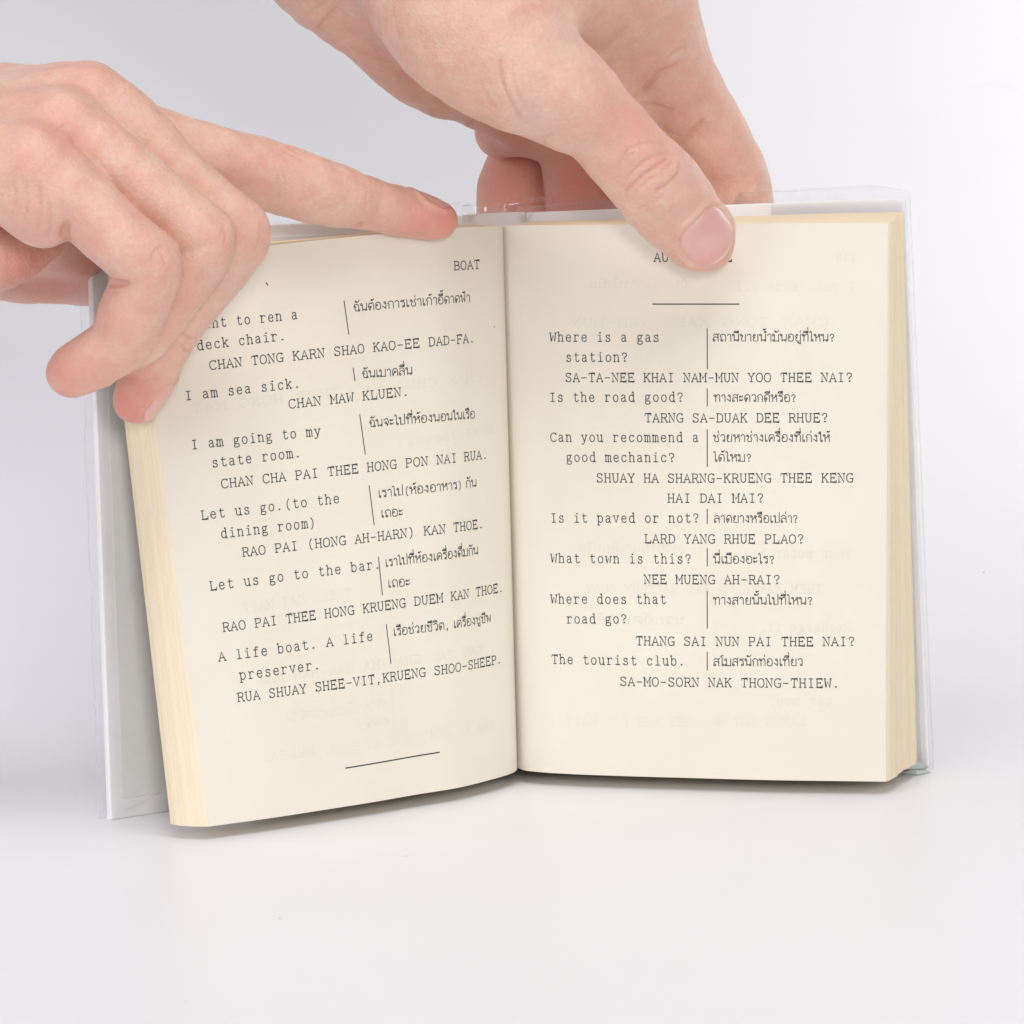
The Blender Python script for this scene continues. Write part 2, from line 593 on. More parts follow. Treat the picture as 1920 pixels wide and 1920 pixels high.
def leaves(block, n, jit, name, steps=None, vjit=0.15):
    us = np.unique(np.concatenate([np.linspace(0, 0.2, 12), np.linspace(0.2, 0.9, 10), np.linspace(0.9, 1, 7)]))
    vs = np.linspace(0, 1, 9)
    U, V = np.meshgrid(us, vs, indexing='ij')
    VV, FF, TT = [], [], []
    nu, nv = len(us), len(vs)
    base = 0
    for i in range(n):
        t0 = 0.012+0.985*i/n; t1 = 0.012+0.985*(i+0.985)/n
        ext = rng.normal(0, jit); up = rng.normal(0, vjit)/block.H
        if steps is not None:
            ext += steps(t0)[0]; up += steps(t0)[1]/block.H
        vsc = V*(1+0.0)+up*(V > 0.5)-0.001*0
        f = block.S(U, vsc, t0, ext); b = block.S(U, vsc, t1, ext)
        VV.append(f.reshape(-1, 3)); VV.append(b.reshape(-1, 3))
        o = nu*nv
        g = grid_faces(nu, nv, base)
        FF.append(g); FF.append(grid_faces(nu, nv, base+o)[:, ::-1])
        ii = np.arange(o).reshape(nu, nv)+base
        ring = list(ii[:, 0])+list(ii[-1, 1:])+list(ii[-2::-1, -1])+list(ii[0, -2:0:-1])
        FF.append(np.array([(a, a+o, c+o, c) for a, c in zip(ring, ring[1:]+ring[:1])]))
        TT.append(np.full(2*o, np.clip(rng.normal(0.5, 0.16)+0.3*math.sin(t0*21)+0.2*math.sin(t0*47+1), 0, 1)))
        base += 2*o
    return mesh_obj(name, np.concatenate(VV), np.concatenate(FF), MAT_LEAF, book, smooth=False,
                    attrs={'tone': np.concatenate(TT)})


leaves(BL_, 90, 0.045, 'page_block', vjit=0.06)
st = [0.0, 0.3, 0.25, 0.9, 0.7, 0.85, 0.4, 0.2, 0.1, 0.0]
leaves(BR_, 84, 0.03, 'page_block', steps=lambda t: (0.35*math.sin(t*9.0)+0.12*math.sin(t*31), 0.08*math.sin(t*23)), vjit=0.03)


def page(block):
    us = np.unique(np.concatenate([block.s, np.linspace(0, 1, 60)])); vs = np.linspace(0, 1, 40)
    U, V = np.meshgrid(us, vs, indexing='ij')
    f = block.S(U, V)+0
    X, Y = U*block.W, V*block.H
    b = block.at(X, Y, -0.08)
    o = len(us)*len(vs)
    F = np.concatenate([grid_faces(len(us), len(vs)), grid_faces(len(us), len(vs), o)[:, ::-1]])
    ii = np.arange(o).reshape(len(us), len(vs))
    ring = list(ii[:, 0])+list(ii[-1, 1:])+list(ii[-2::-1, -1])+list(ii[0, -2:0:-1])
    ff, bb = f.reshape(-1, 3), b.reshape(-1, 3)
    nr = len(ring); k = np.arange(nr)
    rim = np.concatenate([ff[ring], bb[ring]])
    F2 = np.stack([k, k+nr, (k+1) % nr+nr, (k+1) % nr], 1)+2*o
    return mesh_obj('page', np.concatenate([ff, bb, rim]), np.concatenate([F, F2]), MAT_PAGE, book)


page_l = page(BL_)
page_r = page(BR_)
page_l['label'] = 'left page, headed BOAT, bending away from the gutter'
page_r['label'] = 'right page, held flat under the thumb'

# --- clear plastic jacket: sheet behind the covers, overlapping their edges, with flaps folded inside


def film_sheet():
    V, F, base = [], [], 0

    def sheet(fn, nu, nv):
        nonlocal base
        u, v = np.meshgrid(np.linspace(0, 1, nu), np.linspace(0, 1, nv), indexing='ij')
        p = np.array([[fn(a, b) for b in v[0]] for a in u[:, 0]])
        V.append(p.reshape(-1, 3)); F.append(grid_faces(nu, nv, base)); base += nu*nv
    nl, nr = normal4(LEFT4), normal4(RIGHT4)

    def wav(u, s, a):
        return a*(math.sin(u*23+s)+0.6*math.sin(u*57+2*s)+0.4*math.sin(u*131+3*s))
    # behind the right cover
    def fr(u, v):
        uu = -0.02+1.026*u
        p = bil(RIGHT4, uu, v)-nr*3.1
        top = 2.3+1.1*u if u < 0.93 else 3.3-24*(u-0.93)
        return p+np.array([0, 0, (top+wav(u, 1, 0.10)-1.0*max(0, 0.25-u)*4)*v**8])+nr*(0.5*math.sin(u*9)*v**6)
    sheet(fr, 70, 24)
    def fl(u, v):
        uu = -0.016+1.0*u
        p = bil(LEFT4, uu, v)-nl*3.1
        p = p+nl*((0.35*math.sin(v*38)+0.25*math.sin(v*83+1)+0.2*math.sin(v*19))*(1-u)**10)
        return p+np.array([0, 0, (0.8+1.6*max(0, u-0.9)*10+wav(u, 2, 0.12))*v**8])
    sheet(fl, 60, 24)
    # spine part, crumpled at the top
    def fs(u, v):
        b0 = SPL*(1-u)+SPR*u; t0 = LTR*(1-u)+RTL*u
        p = b0*(1-v)+t0*v+np.array([0, 5.2+2.6*math.sin(math.pi*u), 0])
        cr_ = v**6
        return p+np.array([0.5*math.sin(u*14)*cr_, 1.2*math.sin(u*11)*cr_, (1.7+0.45*math.sin(u*7.5+1)+0.2*math.sin(u*21))*cr_])
    sheet(fs, 40, 24)
    # small folded tabs standing up beside the spine
    for (x, y, w, h, Y, k) in ((850, 391, 28, 24, 31, 0.2), (987, 406, 32, 17, 33, 0.35), (884, 404, 20, 14, 30, 0.4), (1000, 372, 60, 12, 40, 1.0)):
        def tab(u, v, x=x, y=y, w=w, h=h, Y=Y, k=k):
            return P(x+w*(u-0.5)*(k+(1-k)*v), y+h*(0.5-v)+1.2*math.sin(u*5), Y-1.6*math.sin(u*3.1)-2*v*(1-v))
        sheet(tab, 12, 8)
    # flaps inside
    def far_(u, v):
        p = bil(RIGHT4, 0.655+0.345*u, 0.004+0.995*v)
        return p+nr*(0.62+0.25*math.sin(v*7)*u+0.15*math.sin(v*31))
    sheet(far_, 20, 40)
    def fal(u, v):
        p = bil(LEFT4, 0.001+0.30*u, 0.004+0.995*v)
        return p+nl*(0.62+0.2*math.sin(v*9)+0.12*math.sin(v*37))
    sheet(fal, 20, 40)
    # rolled outer edges of the film
    def bead(path, r=0.13):
        nonlocal base
        p = cr(np.array(path), 3); d = np.gradient(p, axis=0); d /= np.linalg.norm(d, axis=1, keepdims=True)
        a = np.cross(d, [0.3, 0.9, 0.2]); a /= np.linalg.norm(a, axis=1, keepdims=True); b = np.cross(d, a)
        w = np.linspace(0, 2*np.pi, 7)
        q = p[:, None]+r*(np.cos(w)[None, :, None]*a[:, None]+np.sin(w)[None, :, None]*b[:, None])
        V.append(q.reshape(-1, 3)); F.append(grid_faces(len(p), 7, base)); base += q.shape[0]*7
    bead([fr(u, 1.0) for u in np.linspace(0.02, 1, 60)]+[fr(1.0, v) for v in np.linspace(0.98, 0.0, 30)])
    bead([fl(0.0, v) for v in np.linspace(0, 1, 30)])
    bead([far_(0.0, v) for v in np.linspace(0, 1, 30)], 0.06)
    bead([fs(u, 1.0) for u in np.linspace(0, 1, 40)], 0.1)
    # folded-over corner at the bottom right
    a = bil(RIGHT4, 0.94, 0.0)+nr*1.2; b = bil(RIGHT4, 1.005, -0.002)+nr*1.4; c = bil(RIGHT4, 1.0, 0.045)+nr*0.9
    d = bil(RIGHT4, 0.955, 0.02)+nr*3.4
    V.append(np.array([a, b, c, d])); F.append(np.array([[base, base+1, base+2, base+3]])); base += 4
    return np.concatenate(V), np.concatenate(F)


gv, gf = [], []
for quad in (((1719, 1426, 4.2), (1742, 1437, 1.8), (1728, 1441, 1.6), (1700, 1441, 2.4)),
             ((1688, 1449, 0.6), (1716, 1443, 1.6), (1746, 1447, 0.5), (1720, 1452, 0.4))):
    q = np.array([G(*c) for c in quad]); n_ = len(gv)
    gv += list(q)+list(q-np.array([0, -0.5, 0.3]))
    gf += [(n_, n_+1, n_+2, n_+3), (n_+7, n_+6, n_+5, n_+4)]+[(n_+i, n_+4+i, n_+4+(i+1) % 4, n_+(i+1) % 4) for i in range(4)]
mesh_obj('folded_corner', gv, gf, MAT_GREEN, board_r, smooth=False)

fv, ff = film_sheet()
mesh_obj('plastic_jacket', fv, ff, MAT_FILM, book)
# ------------------------------------------------------------------ lettering (single-stroke typewriter and Thai faces)
# glyph: strokes separated by ';'  l = straight, s = smooth, o = circle(cx cy r); typewriter cell 15 x 16
LATIN = {
 'A': 'l 2 0 7.5 16 13 0;l 4 5.6 11 5.6;l .8 0 4 0;l 11 0 14.2 0',
 'B': 'l 3.5 0 3.5 16;l 1.8 16 8 16;l 1.8 0 8.5 0;s 8 16 11.4 15 12 12.3 11 9.4 8 8.4;l 8 8.4 3.5 8.4;s 8 8.4 12 7.4 13 4.4 12 1.2 8.5 0',
 'C': 's 12.6 13 10.6 15.6 8 16.2 4.6 15 2.4 11.5 2.2 8 2.5 4.4 4.8 1 8 -.2 11 .6 13 3.2;l 12.6 13 12.6 16',
 'D': 'l 3.4 0 3.4 16;l 1.6 16 7 16;l 1.6 0 7 0;s 7 16 11 14.6 13 11 13 8 13 5 11 1.4 7 0',
 'E': 'l 3.4 0 3.4 16;l 1.6 16 12.4 16 12.4 13;l 1.6 0 13 0 13 3.4;l 3.4 8.3 9.4 8.3;l 9.4 10 9.4 6.6',
 'F': 'l 3.4 0 3.4 16;l 1.6 16 12.6 16 12.6 13;l 1.6 0 6.4 0;l 3.4 8.3 9.4 8.3;l 9.4 10 9.4 6.6',
 'G': 's 12.2 13.2 10.4 15.7 8 16.2 4.6 15 2.4 11.5 2.2 8 2.5 4.4 4.8 1 8 -.2 10.6 .4 12.6 2;l 12.6 0 12.6 6.6;l 8.6 6.8 14 6.8;l 12.2 13 12.2 16',
 'H': 'l 3.2 0 3.2 16;l 11.8 0 11.8 16;l 3.2 8.2 11.8 8.2;l 1.4 16 5 16;l 1.4 0 5 0;l 10 16 13.6 16;l 10 0 13.6 0',
 'I': 'l 7.5 0 7.5 16;l 4.2 16 10.8 16;l 4.2 0 10.8 0',
 'K': 'l 3.2 0 3.2 16;l 12 16 3.4 6.6;l 6.4 9.6 12.4 0;l 1.4 16 5 16;l 1.4 0 5 0;l 10 16 13.6 16;l 10.6 0 14 0',
 'L': 'l 4 0 4 16;l 1.8 16 6.8 16;l 1.8 0 12.8 0 12.8 4.4',
 'M': 'l 2.6 0 2.6 16 7.5 6 12.4 16 12.4 0;l .8 16 2.6 16;l 12.4 16 14.2 16;l .8 0 4.6 0;l 10.4 0 14.2 0',
 'N': 'l 3 0 3 16 12 0 12 16;l 1.2 16 3 16;l 1.2 0 5 0;l 10 16 13.8 16',
 'O': 's 7.5 16.2 4.2 14.8 2.2 11.4 2 8 2.2 4.6 4.2 1.2 7.5 -.2 10.8 1.2 12.8 4.6 13 8 12.8 11.4 10.8 14.8 7.5 16.2',
 'P': 'l 3.6 0 3.6 16;l 1.8 16 8.4 16;l 1.8 0 6.6 0;s 8.4 16 11.8 14.8 12.6 11.8 11.8 8.8 8.4 7.4;l 8.4 7.4 3.6 7.4',
 'R': 'l 3.4 0 3.4 16;l 1.6 16 8.2 16;l 1.6 0 5.8 0;s 8.2 16 11.4 15 12.2 12.1 11.4 9.2 8.2 8;l 8.2 8 3.4 8;s 7.6 8 10 6 12.2 .4;l 12.2 0 14 0',
 'S': 's 11.8 12.6 10 15.4 7.4 16.2 4.2 15.2 3 12.4 4.6 9.8 7.6 8.4 10.8 7 12.2 4.2 11 1.2 7.6 -.2 4.6 .8 2.8 3.6;l 11.8 12.6 11.8 16;l 2.8 3.8 2.8 0',
 'T': 'l 7.5 0 7.5 16;l 2 12.6 2 16 13 16 13 12.6;l 5 0 10 0',
 'U': 's 3.2 16 3.2 6 4.4 1.6 7.5 -.2 10.6 1.6 11.8 6 11.8 16;l 1.4 16 5 16;l 10 16 13.6 16',
 'V': 'l 2.4 16 7.5 0 12.6 16;l .8 16 4.4 16;l 10.6 16 14.2 16',
 'W': 'l 2 16 4.4 0 7.5 11 10.6 0 13 16;l .6 16 4 16;l 11 16 14.4 16',
 'Y': 'l 2.4 16 7.5 7.6 12.6 16;l 7.5 7.6 7.5 0;l .8 16 4.4 16;l 10.6 16 14.2 16;l 5 0 10 0',
 'J': 's 9 16 9 4 8 .6 5 -.2 2.6 1.4 2.4 4.6;l 6.6 16 11.4 16',
 'a': 's 3 9.6 4.6 11.6 7.2 12 9.8 11 10.4 8.6;s 10.4 8.6 10.4 3 10.8 .8 13 .2;s 10.4 7 6.6 6.6 3.4 5.4 2.6 3 4 .6 6.6 -.1 9 1.2 10.4 3.2',
 'b': 'l 3 17 3 0;l 1.2 17 3 17;s 3 8.4 5 11.4 7.8 12 11 10.4 12.4 6 11 1.6 7.8 -.2 5 .8 3 3.6',
 'c': 's 11.6 9 10 11.4 7.6 12 4.4 10.6 2.8 6 4.2 1.4 7.6 -.2 10.4 .8 12.2 3;l 11.6 9 11.6 11.6',
 'd': 'l 11.4 17 11.4 0;l 9.2 17 11.4 17;l 11.4 0 13.4 0;s 11.4 8.4 9.6 11.4 6.8 12 3.6 10.4 2.2 6 3.6 1.6 6.8 -.2 9.6 .8 11.4 3.6',
 'e': 'l 2.6 6.4 12 6.4;s 12 6.4 11.2 10.4 7.6 12 4.2 10.6 2.6 6.2 4 1.6 7.6 -.2 10.6 .8 12 2.8',
 'f': 's 12.2 15 11 16.8 8.6 16.8 7 14.6 6.8 12 6.8 0;l 3 12 11 12;l 3.4 0 10.6 0',
 'g': 's 6.6 12 3.8 10.8 3 8.2 3.8 5.6 6.6 4.4 9.4 5.6 10.2 8.2 9.4 10.8 6.6 12;s 9.6 10.6 11.4 12 13.4 11.6;s 4.2 5 2.8 3 4.2 1.4 9 1 11.8 0 12.4 -2.4 10.6 -4.4 6.8 -5 3.4 -4.2 2.2 -2.4 3.4 -.2 5 1.2',
 'h': 'l 3.2 0 3.2 17;l 1.4 17 3.2 17;s 3.2 8.4 5.4 11.4 8.2 12 10.8 10.6 11.4 7.6 11.4 0;l 1.2 0 5.4 0;l 9.4 0 13.4 0',
 'i': 'l 3.6 12 7.6 12 7.6 0;l 3 0 12 0;d 7.4 16',
 'k': 'l 3.4 0 3.4 17;l 1.4 17 3.4 17;l 11 12 3.6 5;l 6.2 7.4 11.8 0;l 1.4 0 5.4 0;l 9 12 13 12;l 9.8 0 13.8 0',
 'l': 'l 3.8 17 7.6 17 7.6 0;l 3 0 12.2 0',
 'm': 'l 2.2 0 2.2 12;l .8 12 2.2 12;s 2.2 9 3.8 11.6 5.4 12 7 10.8 7.5 8 7.5 0;s 7.5 9 9 11.6 10.6 12 12.2 10.8 12.8 8 12.8 0;l .6 0 3.8 0;l 6.4 0 8.8 0;l 11.6 0 14.4 0',
 'n': 'l 3.2 0 3.2 12;l 1.4 12 3.2 12;s 3.2 8.4 5.4 11.4 8.2 12 10.8 10.6 11.4 7.6 11.4 0;l 1.2 0 5.4 0;l 9.4 0 13.4 0',
 'o': 's 7.5 12.1 4.2 10.8 2.4 6 4.2 1.2 7.5 -.2 10.8 1.2 12.6 6 10.8 10.8 7.5 12.1',
 'p': 'l 3.2 -5 3.2 12;l 1.2 12 3.2 12;l 1.2 -5 6 -5;s 3.2 8.4 5.2 11.4 8 12 11.2 10.4 12.6 6 11.2 1.6 8 -.2 5.2 .8 3.2 3.6',
 'r': 'l 4.6 0 4.6 12;l 2 12 4.6 12;s 4.6 7.6 6.4 10.8 9 12 11.4 11.6 12.6 9.8;l 2 0 9 0',
 's': 's 10.8 9 9.4 11.6 7.2 12 4.6 11.2 3.8 9 5 7 7.8 6.2 10.8 5 11.6 3 10.4 .6 7.4 -.2 4.8 .4 3.2 2.8;l 10.8 9 10.8 12;l 3.2 2.8 3.2 0',
 't': 's 6 16 6 4 6.6 1 9 -.2 11.4 .6 12.6 2.6;l 3 12 11.6 12',
 'u': 's 3.2 12 3.2 4 4.4 .8 7 -.2 9.6 1 11.2 4;l 11.2 12 11.2 0;l 1.4 12 3.2 12;l 9.2 12 11.2 12;l 11.2 0 13.2 0',
 'v': 'l 2.6 12 7.5 0 12.4 12;l .9 12 5 12;l 10 12 14.1 12',
 'w': 'l 2 12 4.6 0 7.5 9 10.4 0 13 12;l .6 12 4 12;l 11 12 14.4 12',
 'y': 'l 2.8 12 7.7 0;s 12.2 12 7.7 0 5.6 -4.2 3.4 -5 2 -4;l 1 12 5 12;l 10 12 14 12',
 '1': 'l 4 13 7.5 16 7.5 0;l 4 0 11 0', '8': 'o 7.5 4 4;o 7.5 12 3.6',
 '.': 'd 6.4 .9', ',': 'd 6.6 .9;s 7.2 .6 7 -1.6 5.4 -3.4', '-': 'l 3 7.4 12 7.4',
 '(': 's 10.4 18 7.6 14 6.6 7.5 7.6 1 10.4 -3', ')': 's 4.6 18 7.4 14 8.4 7.5 7.4 1 4.6 -3',
 '?': 's 3.4 12 4.4 15.2 7.4 16.2 10.6 15 11.4 12 10 9.2 7.6 7.6 7.4 4.6;d 7.4 .9',
}
# Thai: (advance, strokes); marks sit over the letter before them
THAI = {
 'น': (12.6, 'o 2.2 12.3 1.6;l 3.8 12.3 3.8 .6;s 3.8 .6 6 2.8 8.4 2.4;o 9.6 1.8 1.5;l 10.9 2 10.9 14'),
 'ม': (12.6, 'o 2.2 12.3 1.6;l 3.8 12.3 3.8 2.4;o 2.5 1.6 1.5;s 3.6 .7 7 .5 10.9 .5;l 10.9 0 10.9 14'),
 'ท': (12.4, 'o 2.2 12.3 1.6;l 3.8 12.3 3.8 0;s 3.8 8.4 6 12.6 8.4 14 10.2 12.6 10.6 10;l 10.6 10.4 10.6 0'),
 'ห': (12.4, 'o 2.2 12.3 1.6;l 3.8 12.3 3.8 0;s 3.8 6 6.2 8 8.2 10.6;o 9.4 12.1 1.6;s 8.2 10.8 10 8 10.6 5;l 10.6 5.4 10.6 0'),
 'ก': (11.6, 's 2.6 0 2.6 5 3 8 1.4 9.4 2.8 12.5 5.8 14 9 12.5 9.9 9.5 9.9 0'),
 'ถ': (12, 'o 4.3 1.7 1.6;s 2.7 2 2.7 5 3.1 8 1.5 9.4 2.9 12.5 6.2 14 9.4 12.5 10.3 9.5 10.3 0'),
 'ร': (9.6, 's 1.6 11 3.4 13.6 6 12.7 8.2 14;s 2.2 11.6 5 10.4 7.4 9.4 7.6 6 7.6 3;o 6.1 1.8 1.6'),
 'เ': (6.2, 'l 2.2 14 2.2 2;o 3.6 1.7 1.5'),
 'า': (9, 's 1.4 11 3 13.4 5.2 13.8 6.9 12 7.2 9 7.2 0'),
 'อ': (11.8, 'o 3.5 8.4 1.5;s 2 8.4 2 4 3.6 .5 6.4 .2 9.4 1.4 10.2 5 10 10 8.6 13 6 14 3.2 13.2 1.8 11.2'),
 'ง': (9.6, 'o 5.6 12 1.6;s 7 12.4 7.3 7 7.1 .6;l 7.1 .4 4.2 3.4 1.4 5.6'),
 'ด': (12, 'o 4.8 6.4 1.4;s 5.8 5.4 4.6 2.5 3.4 0;s 3.4 0 1.9 5 1.9 9.5 3.8 13 6.6 14 9.4 12.6 10.3 9 10.3 0'),
 'ต': (12, 'o 4.8 6.4 1.4;s 5.8 5.4 4.6 2.5 3.4 0;s 3.4 0 1.9 5 1.9 9.5 3 12.6 4.8 14 6.1 12.2 7.6 14 9.6 12.6 10.3 9 10.3 0'),
 'ค': (12, 'o 6.2 7.4 1.4;s 4.9 6.8 3.8 4 3 0;s 3 0 1.8 5 2 10 4 13.2 6.6 14 9.4 12.6 10.3 9 10.3 0'),
 'ช': (11.8, 'o 2.7 11.6 1.5;s 4.2 11.6 5 9 3.7 6.5 3.3 3 4.2 .5;l 4.2 .5 9.2 .5;s 9.2 .5 9.8 6 8 10.6 8.6 12.4 11 14'),
 'ข': (11.6, 'o 2.7 12 1.5;s 4.2 12 5.2 9.5 3.6 7 3.2 3.5 4.2 .5;l 4.2 .5 9.8 .5 9.8 14'),
 'ฉ': (12.4, 'o 3.6 8.8 1.4;s 2.2 9 3 12.8 6.4 14 9.2 12.4 9.9 9 9.9 3;o 10.2 1.7 1.5;s 8.8 1.2 5.6 1 4 3 3.7 7.4'),
 'ฟ': (12.4, 'o 2.2 12.4 1.5;l 3.5 12 4 0 6.7 8.4 9.4 0 10.2 20'),
 'พ': (12.4, 'o 2.2 12.4 1.5;l 3.5 12 4 0 6.8 9 9.6 0 10.8 14'),
 'ล': (11.8, 's 2 11.2 3.8 13.6 6.6 14 9.2 12.2 9.9 8.6 9.9 0;s 1.6 3.2 2.4 7 5 8.8 8 8 9.9 5.6;o 3 1.8 1.6'),
 'ส': (12, 's 2 11.2 3.8 13.6 6.6 14 9.2 12.2 9.9 8.6 9.9 0;s 1.6 3.2 2.4 7 5 8.8 8 8 9.9 5.6;o 3 1.8 1.6;l 8.6 12.4 11.6 15'),
 'จ': (11, 'o 4.8 6.2 1.5;s 6 5.2 7 2 7.6 .2;s 7.6 .2 9 5 9 10 6.8 13.6 4 13.4 1.8 11.2'),
 'ว': (9.8, 's 1.6 11.2 3.4 13.6 6.2 13.8 7.9 11.6 8.1 8 8.1 2.8;o 6.6 1.8 1.5'),
 'ย': (12, 'o 4.2 12 1.5;s 2.8 11.6 2.2 8.6 4.8 7.2;s 4.8 7.2 2.6 5.4 2.7 2 4.2 .4;l 4.2 .4 10 .4 10 14'),
 'ป': (12, 'o 2.2 12.4 1.5;l 3.6 12 3.6 .4 10.2 .4 10.2 20'),
 'ไ': (7.4, 's 1 17 2 19.4 3.4 18 3.8 15.5;l 3.8 15.5 3.8 2;o 5.2 1.7 1.5'),
 'ใ': (7.4, 'o 2 16.6 1.3;s 1.6 18 3.4 19.6 4 17 4 15;l 4 15 4 2;o 5.4 1.7 1.5'),
 'โ': (7.4, 's 6.4 19.6 3 19.6 1.4 18 3.6 16.6 3.8 15;l 3.8 15 3.8 2;o 5.2 1.7 1.5'),
 'ะ': (8.6, 'o 2.4 10 1.3;s 3.6 9.6 5.6 9.4 7 12;o 2.4 3.2 1.3;s 3.6 2.8 5.6 2.6 7 5.2'),
 'ำ': (9, 'o -2.4 18 1.5;s 1.4 11 3 13.4 5.2 13.8 6.9 12 7.2 9 7.2 0'),
 'ั': (0, 'o -7 18 1.2;s -6 17.2 -4 16.6 -1.2 20'),
 'ี': (0, 's -9.4 16 -8 18.4 -5 18.8 -2.6 17.6 -1.8 16;l -9.4 16 -1.8 16 -1.8 20'),
 'ิ': (0, 's -9.4 16 -8 18.4 -5 18.8 -2.6 17.6 -1.8 16;l -9.4 16 -1.8 16'),
 'ื': (0, 's -9.4 16 -8 18.4 -5 18.8 -2.6 17.6 -1.8 16;l -9.4 16 -1.8 16 -1.8 20;l -3.6 17 -3.6 20'),
 '่': (0, 'l -2.4 16.4 -2.4 20'),
 '้': (0, 'o -4.6 18.4 1;s -3.8 17.4 -2.6 18 -.8 20.2'),
 'ู': (0, 'o -5.4 -2.6 1;s -4.6 -3.4 -3 -4.8 -1.8 -4 -1.8 -1.2'),
}
UPPER = 'ัีิื'


def parse(src):
    out = []
    for st in src.split(';'):
        k, *n = st.split()
        n = [float(q) for q in n]
        if k == 'o':
            a = np.linspace(0, 2*np.pi, 11)
            out.append(np.stack([n[0]+n[2]*np.cos(a), n[1]+n[2]*np.sin(a)], 1))
        elif k == 'd':
            out.append(np.array([[n[0]-.4, n[1]], [n[0]+1.5, n[1]]]))
        else:
            p = np.array(n).reshape(-1, 2)
            out.append(cr(p, 4) if k == 's' else p)
    return out


def layout(text):
    """strokes of a whole line, and its width"""
    x, out, prev = 0.0, [], ''
    thai = any('\u0e00' <= c <= '\u0e7f' for c in text)
    for c in text:
        if c == ' ':
            x += 7 if thai else 15
        elif c in THAI:
            adv, src = THAI[c]
            dy = (5.4 if (c in '่้' and prev and prev in UPPER) else 0.0)+(1.0 if c in 'ัีิื่้' else 0.0)
            dx = -1.5 if c in '่้ีัิื' and prev in ('ป', 'ฟ') else 0.0
            if c == 'ำ' and prev == '้':
                out[-1] = out[-1]+np.array([0.0, 3.6]); out[-2] = out[-2]+np.array([0.0, 3.6])
            for p in parse(src):
                out.append(p+np.array([x+dx, dy]))
            x += adv
        elif c in LATIN:
            s = 0.86 if thai else 1.0
            for st, p in zip(LATIN[c].split(';'), parse(LATIN[c])):
                if c.islower():
                    p = (p-[7.5, 0])*[0.86, 1.03]+[7.5, 0]
                q = p*np.array([s*(0.8 if thai else 1), s])
                out.append(q+np.array([x, 0]))
            x += 15*s*(0.75 if thai else 1)
        prev = c
    return out, x


def ribbon(p, w):
    """flat pen stroke of half width w along p"""
    p = np.asarray(p, float)
    closed = np.linalg.norm(p[0]-p[-1]) < 1e-6 and len(p) > 3
    d = np.gradient(p, axis=0)
    if closed:
        e = p[1]-p[-2]; d[0] = e; d[-1] = e
    # sharp corners of straight strokes: use a capped mitre
    L = np.linalg.norm(d, axis=1, keepdims=True); L[L < 1e-9] = 1
    d = d/L
    n = np.stack([-d[:, 1], d[:, 0]], 1)
    seg = np.diff(p, axis=0); seg /= np.maximum(np.linalg.norm(seg, axis=1, keepdims=True), 1e-9)
    m = np.ones(len(p))
    if len(p) > 2:
        cs = (seg[1:]*d[1:-1]).sum(1)
        m[1:-1] = 1/np.clip(cs, 0.5, 1)
    q = p.copy()
    if not closed:
        q[0] -= d[0]*w*0.6; q[-1] += d[-1]*w*0.6
    a = q+n*w*m[:, None]; b = q-n*w*m[:, None]
    return np.stack([a, b], 1).reshape(-1, 2)


class Ink:
    def __init__(self, block, lift):
        self.b, self.V, self.F, self.n, self.lift = block, [], [], 0, lift
        self.k = 0

    def strokes(self, mm_strokes, w):
        for p in mm_strokes:
            if len(p) == 2 and np.linalg.norm(p[1]-p[0]) > 3:
                p = cr(p, 12)
            r = ribbon(p, w*1.45 if len(p) == 2 and np.linalg.norm(p[1]-p[0]) < 0.3 else w)
            self.k += 1
            v = self.b.at(r[:, 0], r[:, 1], self.lift+0.0015*(self.k % 9))
            m = len(r)//2
            i = np.arange(m-1)*2+self.n
            self.F.append(np.stack([i, i+1, i+3, i+2], 1))
            self.V.append(v); self.n += len(r)

    def line(self, text, a, b, w=0.118, mirror=False, hscale=None):
        A = np.array(self.b.inv(*a)); B = np.array(self.b.inv(*b))
        st, wid = layout(text)
        if text[-1] in '.,' : wid -= 6.5
        L = np.linalg.norm(B-A); e1 = (B-A)/L; e2 = np.array([-e1[1], e1[0]])
        if e2[1] < 0:
            e2 = -e2
        sx = L/wid; sy = hscale or 0.1315
        self.strokes([A+np.outer(p[:, 0]*sx, e1)+np.outer(p[:, 1]*sy, e2) for p in st], w)

    def rule(self, a, b, w=0.11):
        A = np.array(self.b.inv(*a)); B = np.array(self.b.inv(*b))
        self.strokes([np.array([A, B])], w)

    def build(self, name, mat, parent):
        return mesh_obj(name, np.concatenate(self.V), np.concatenate(self.F), mat, parent, smooth=False)


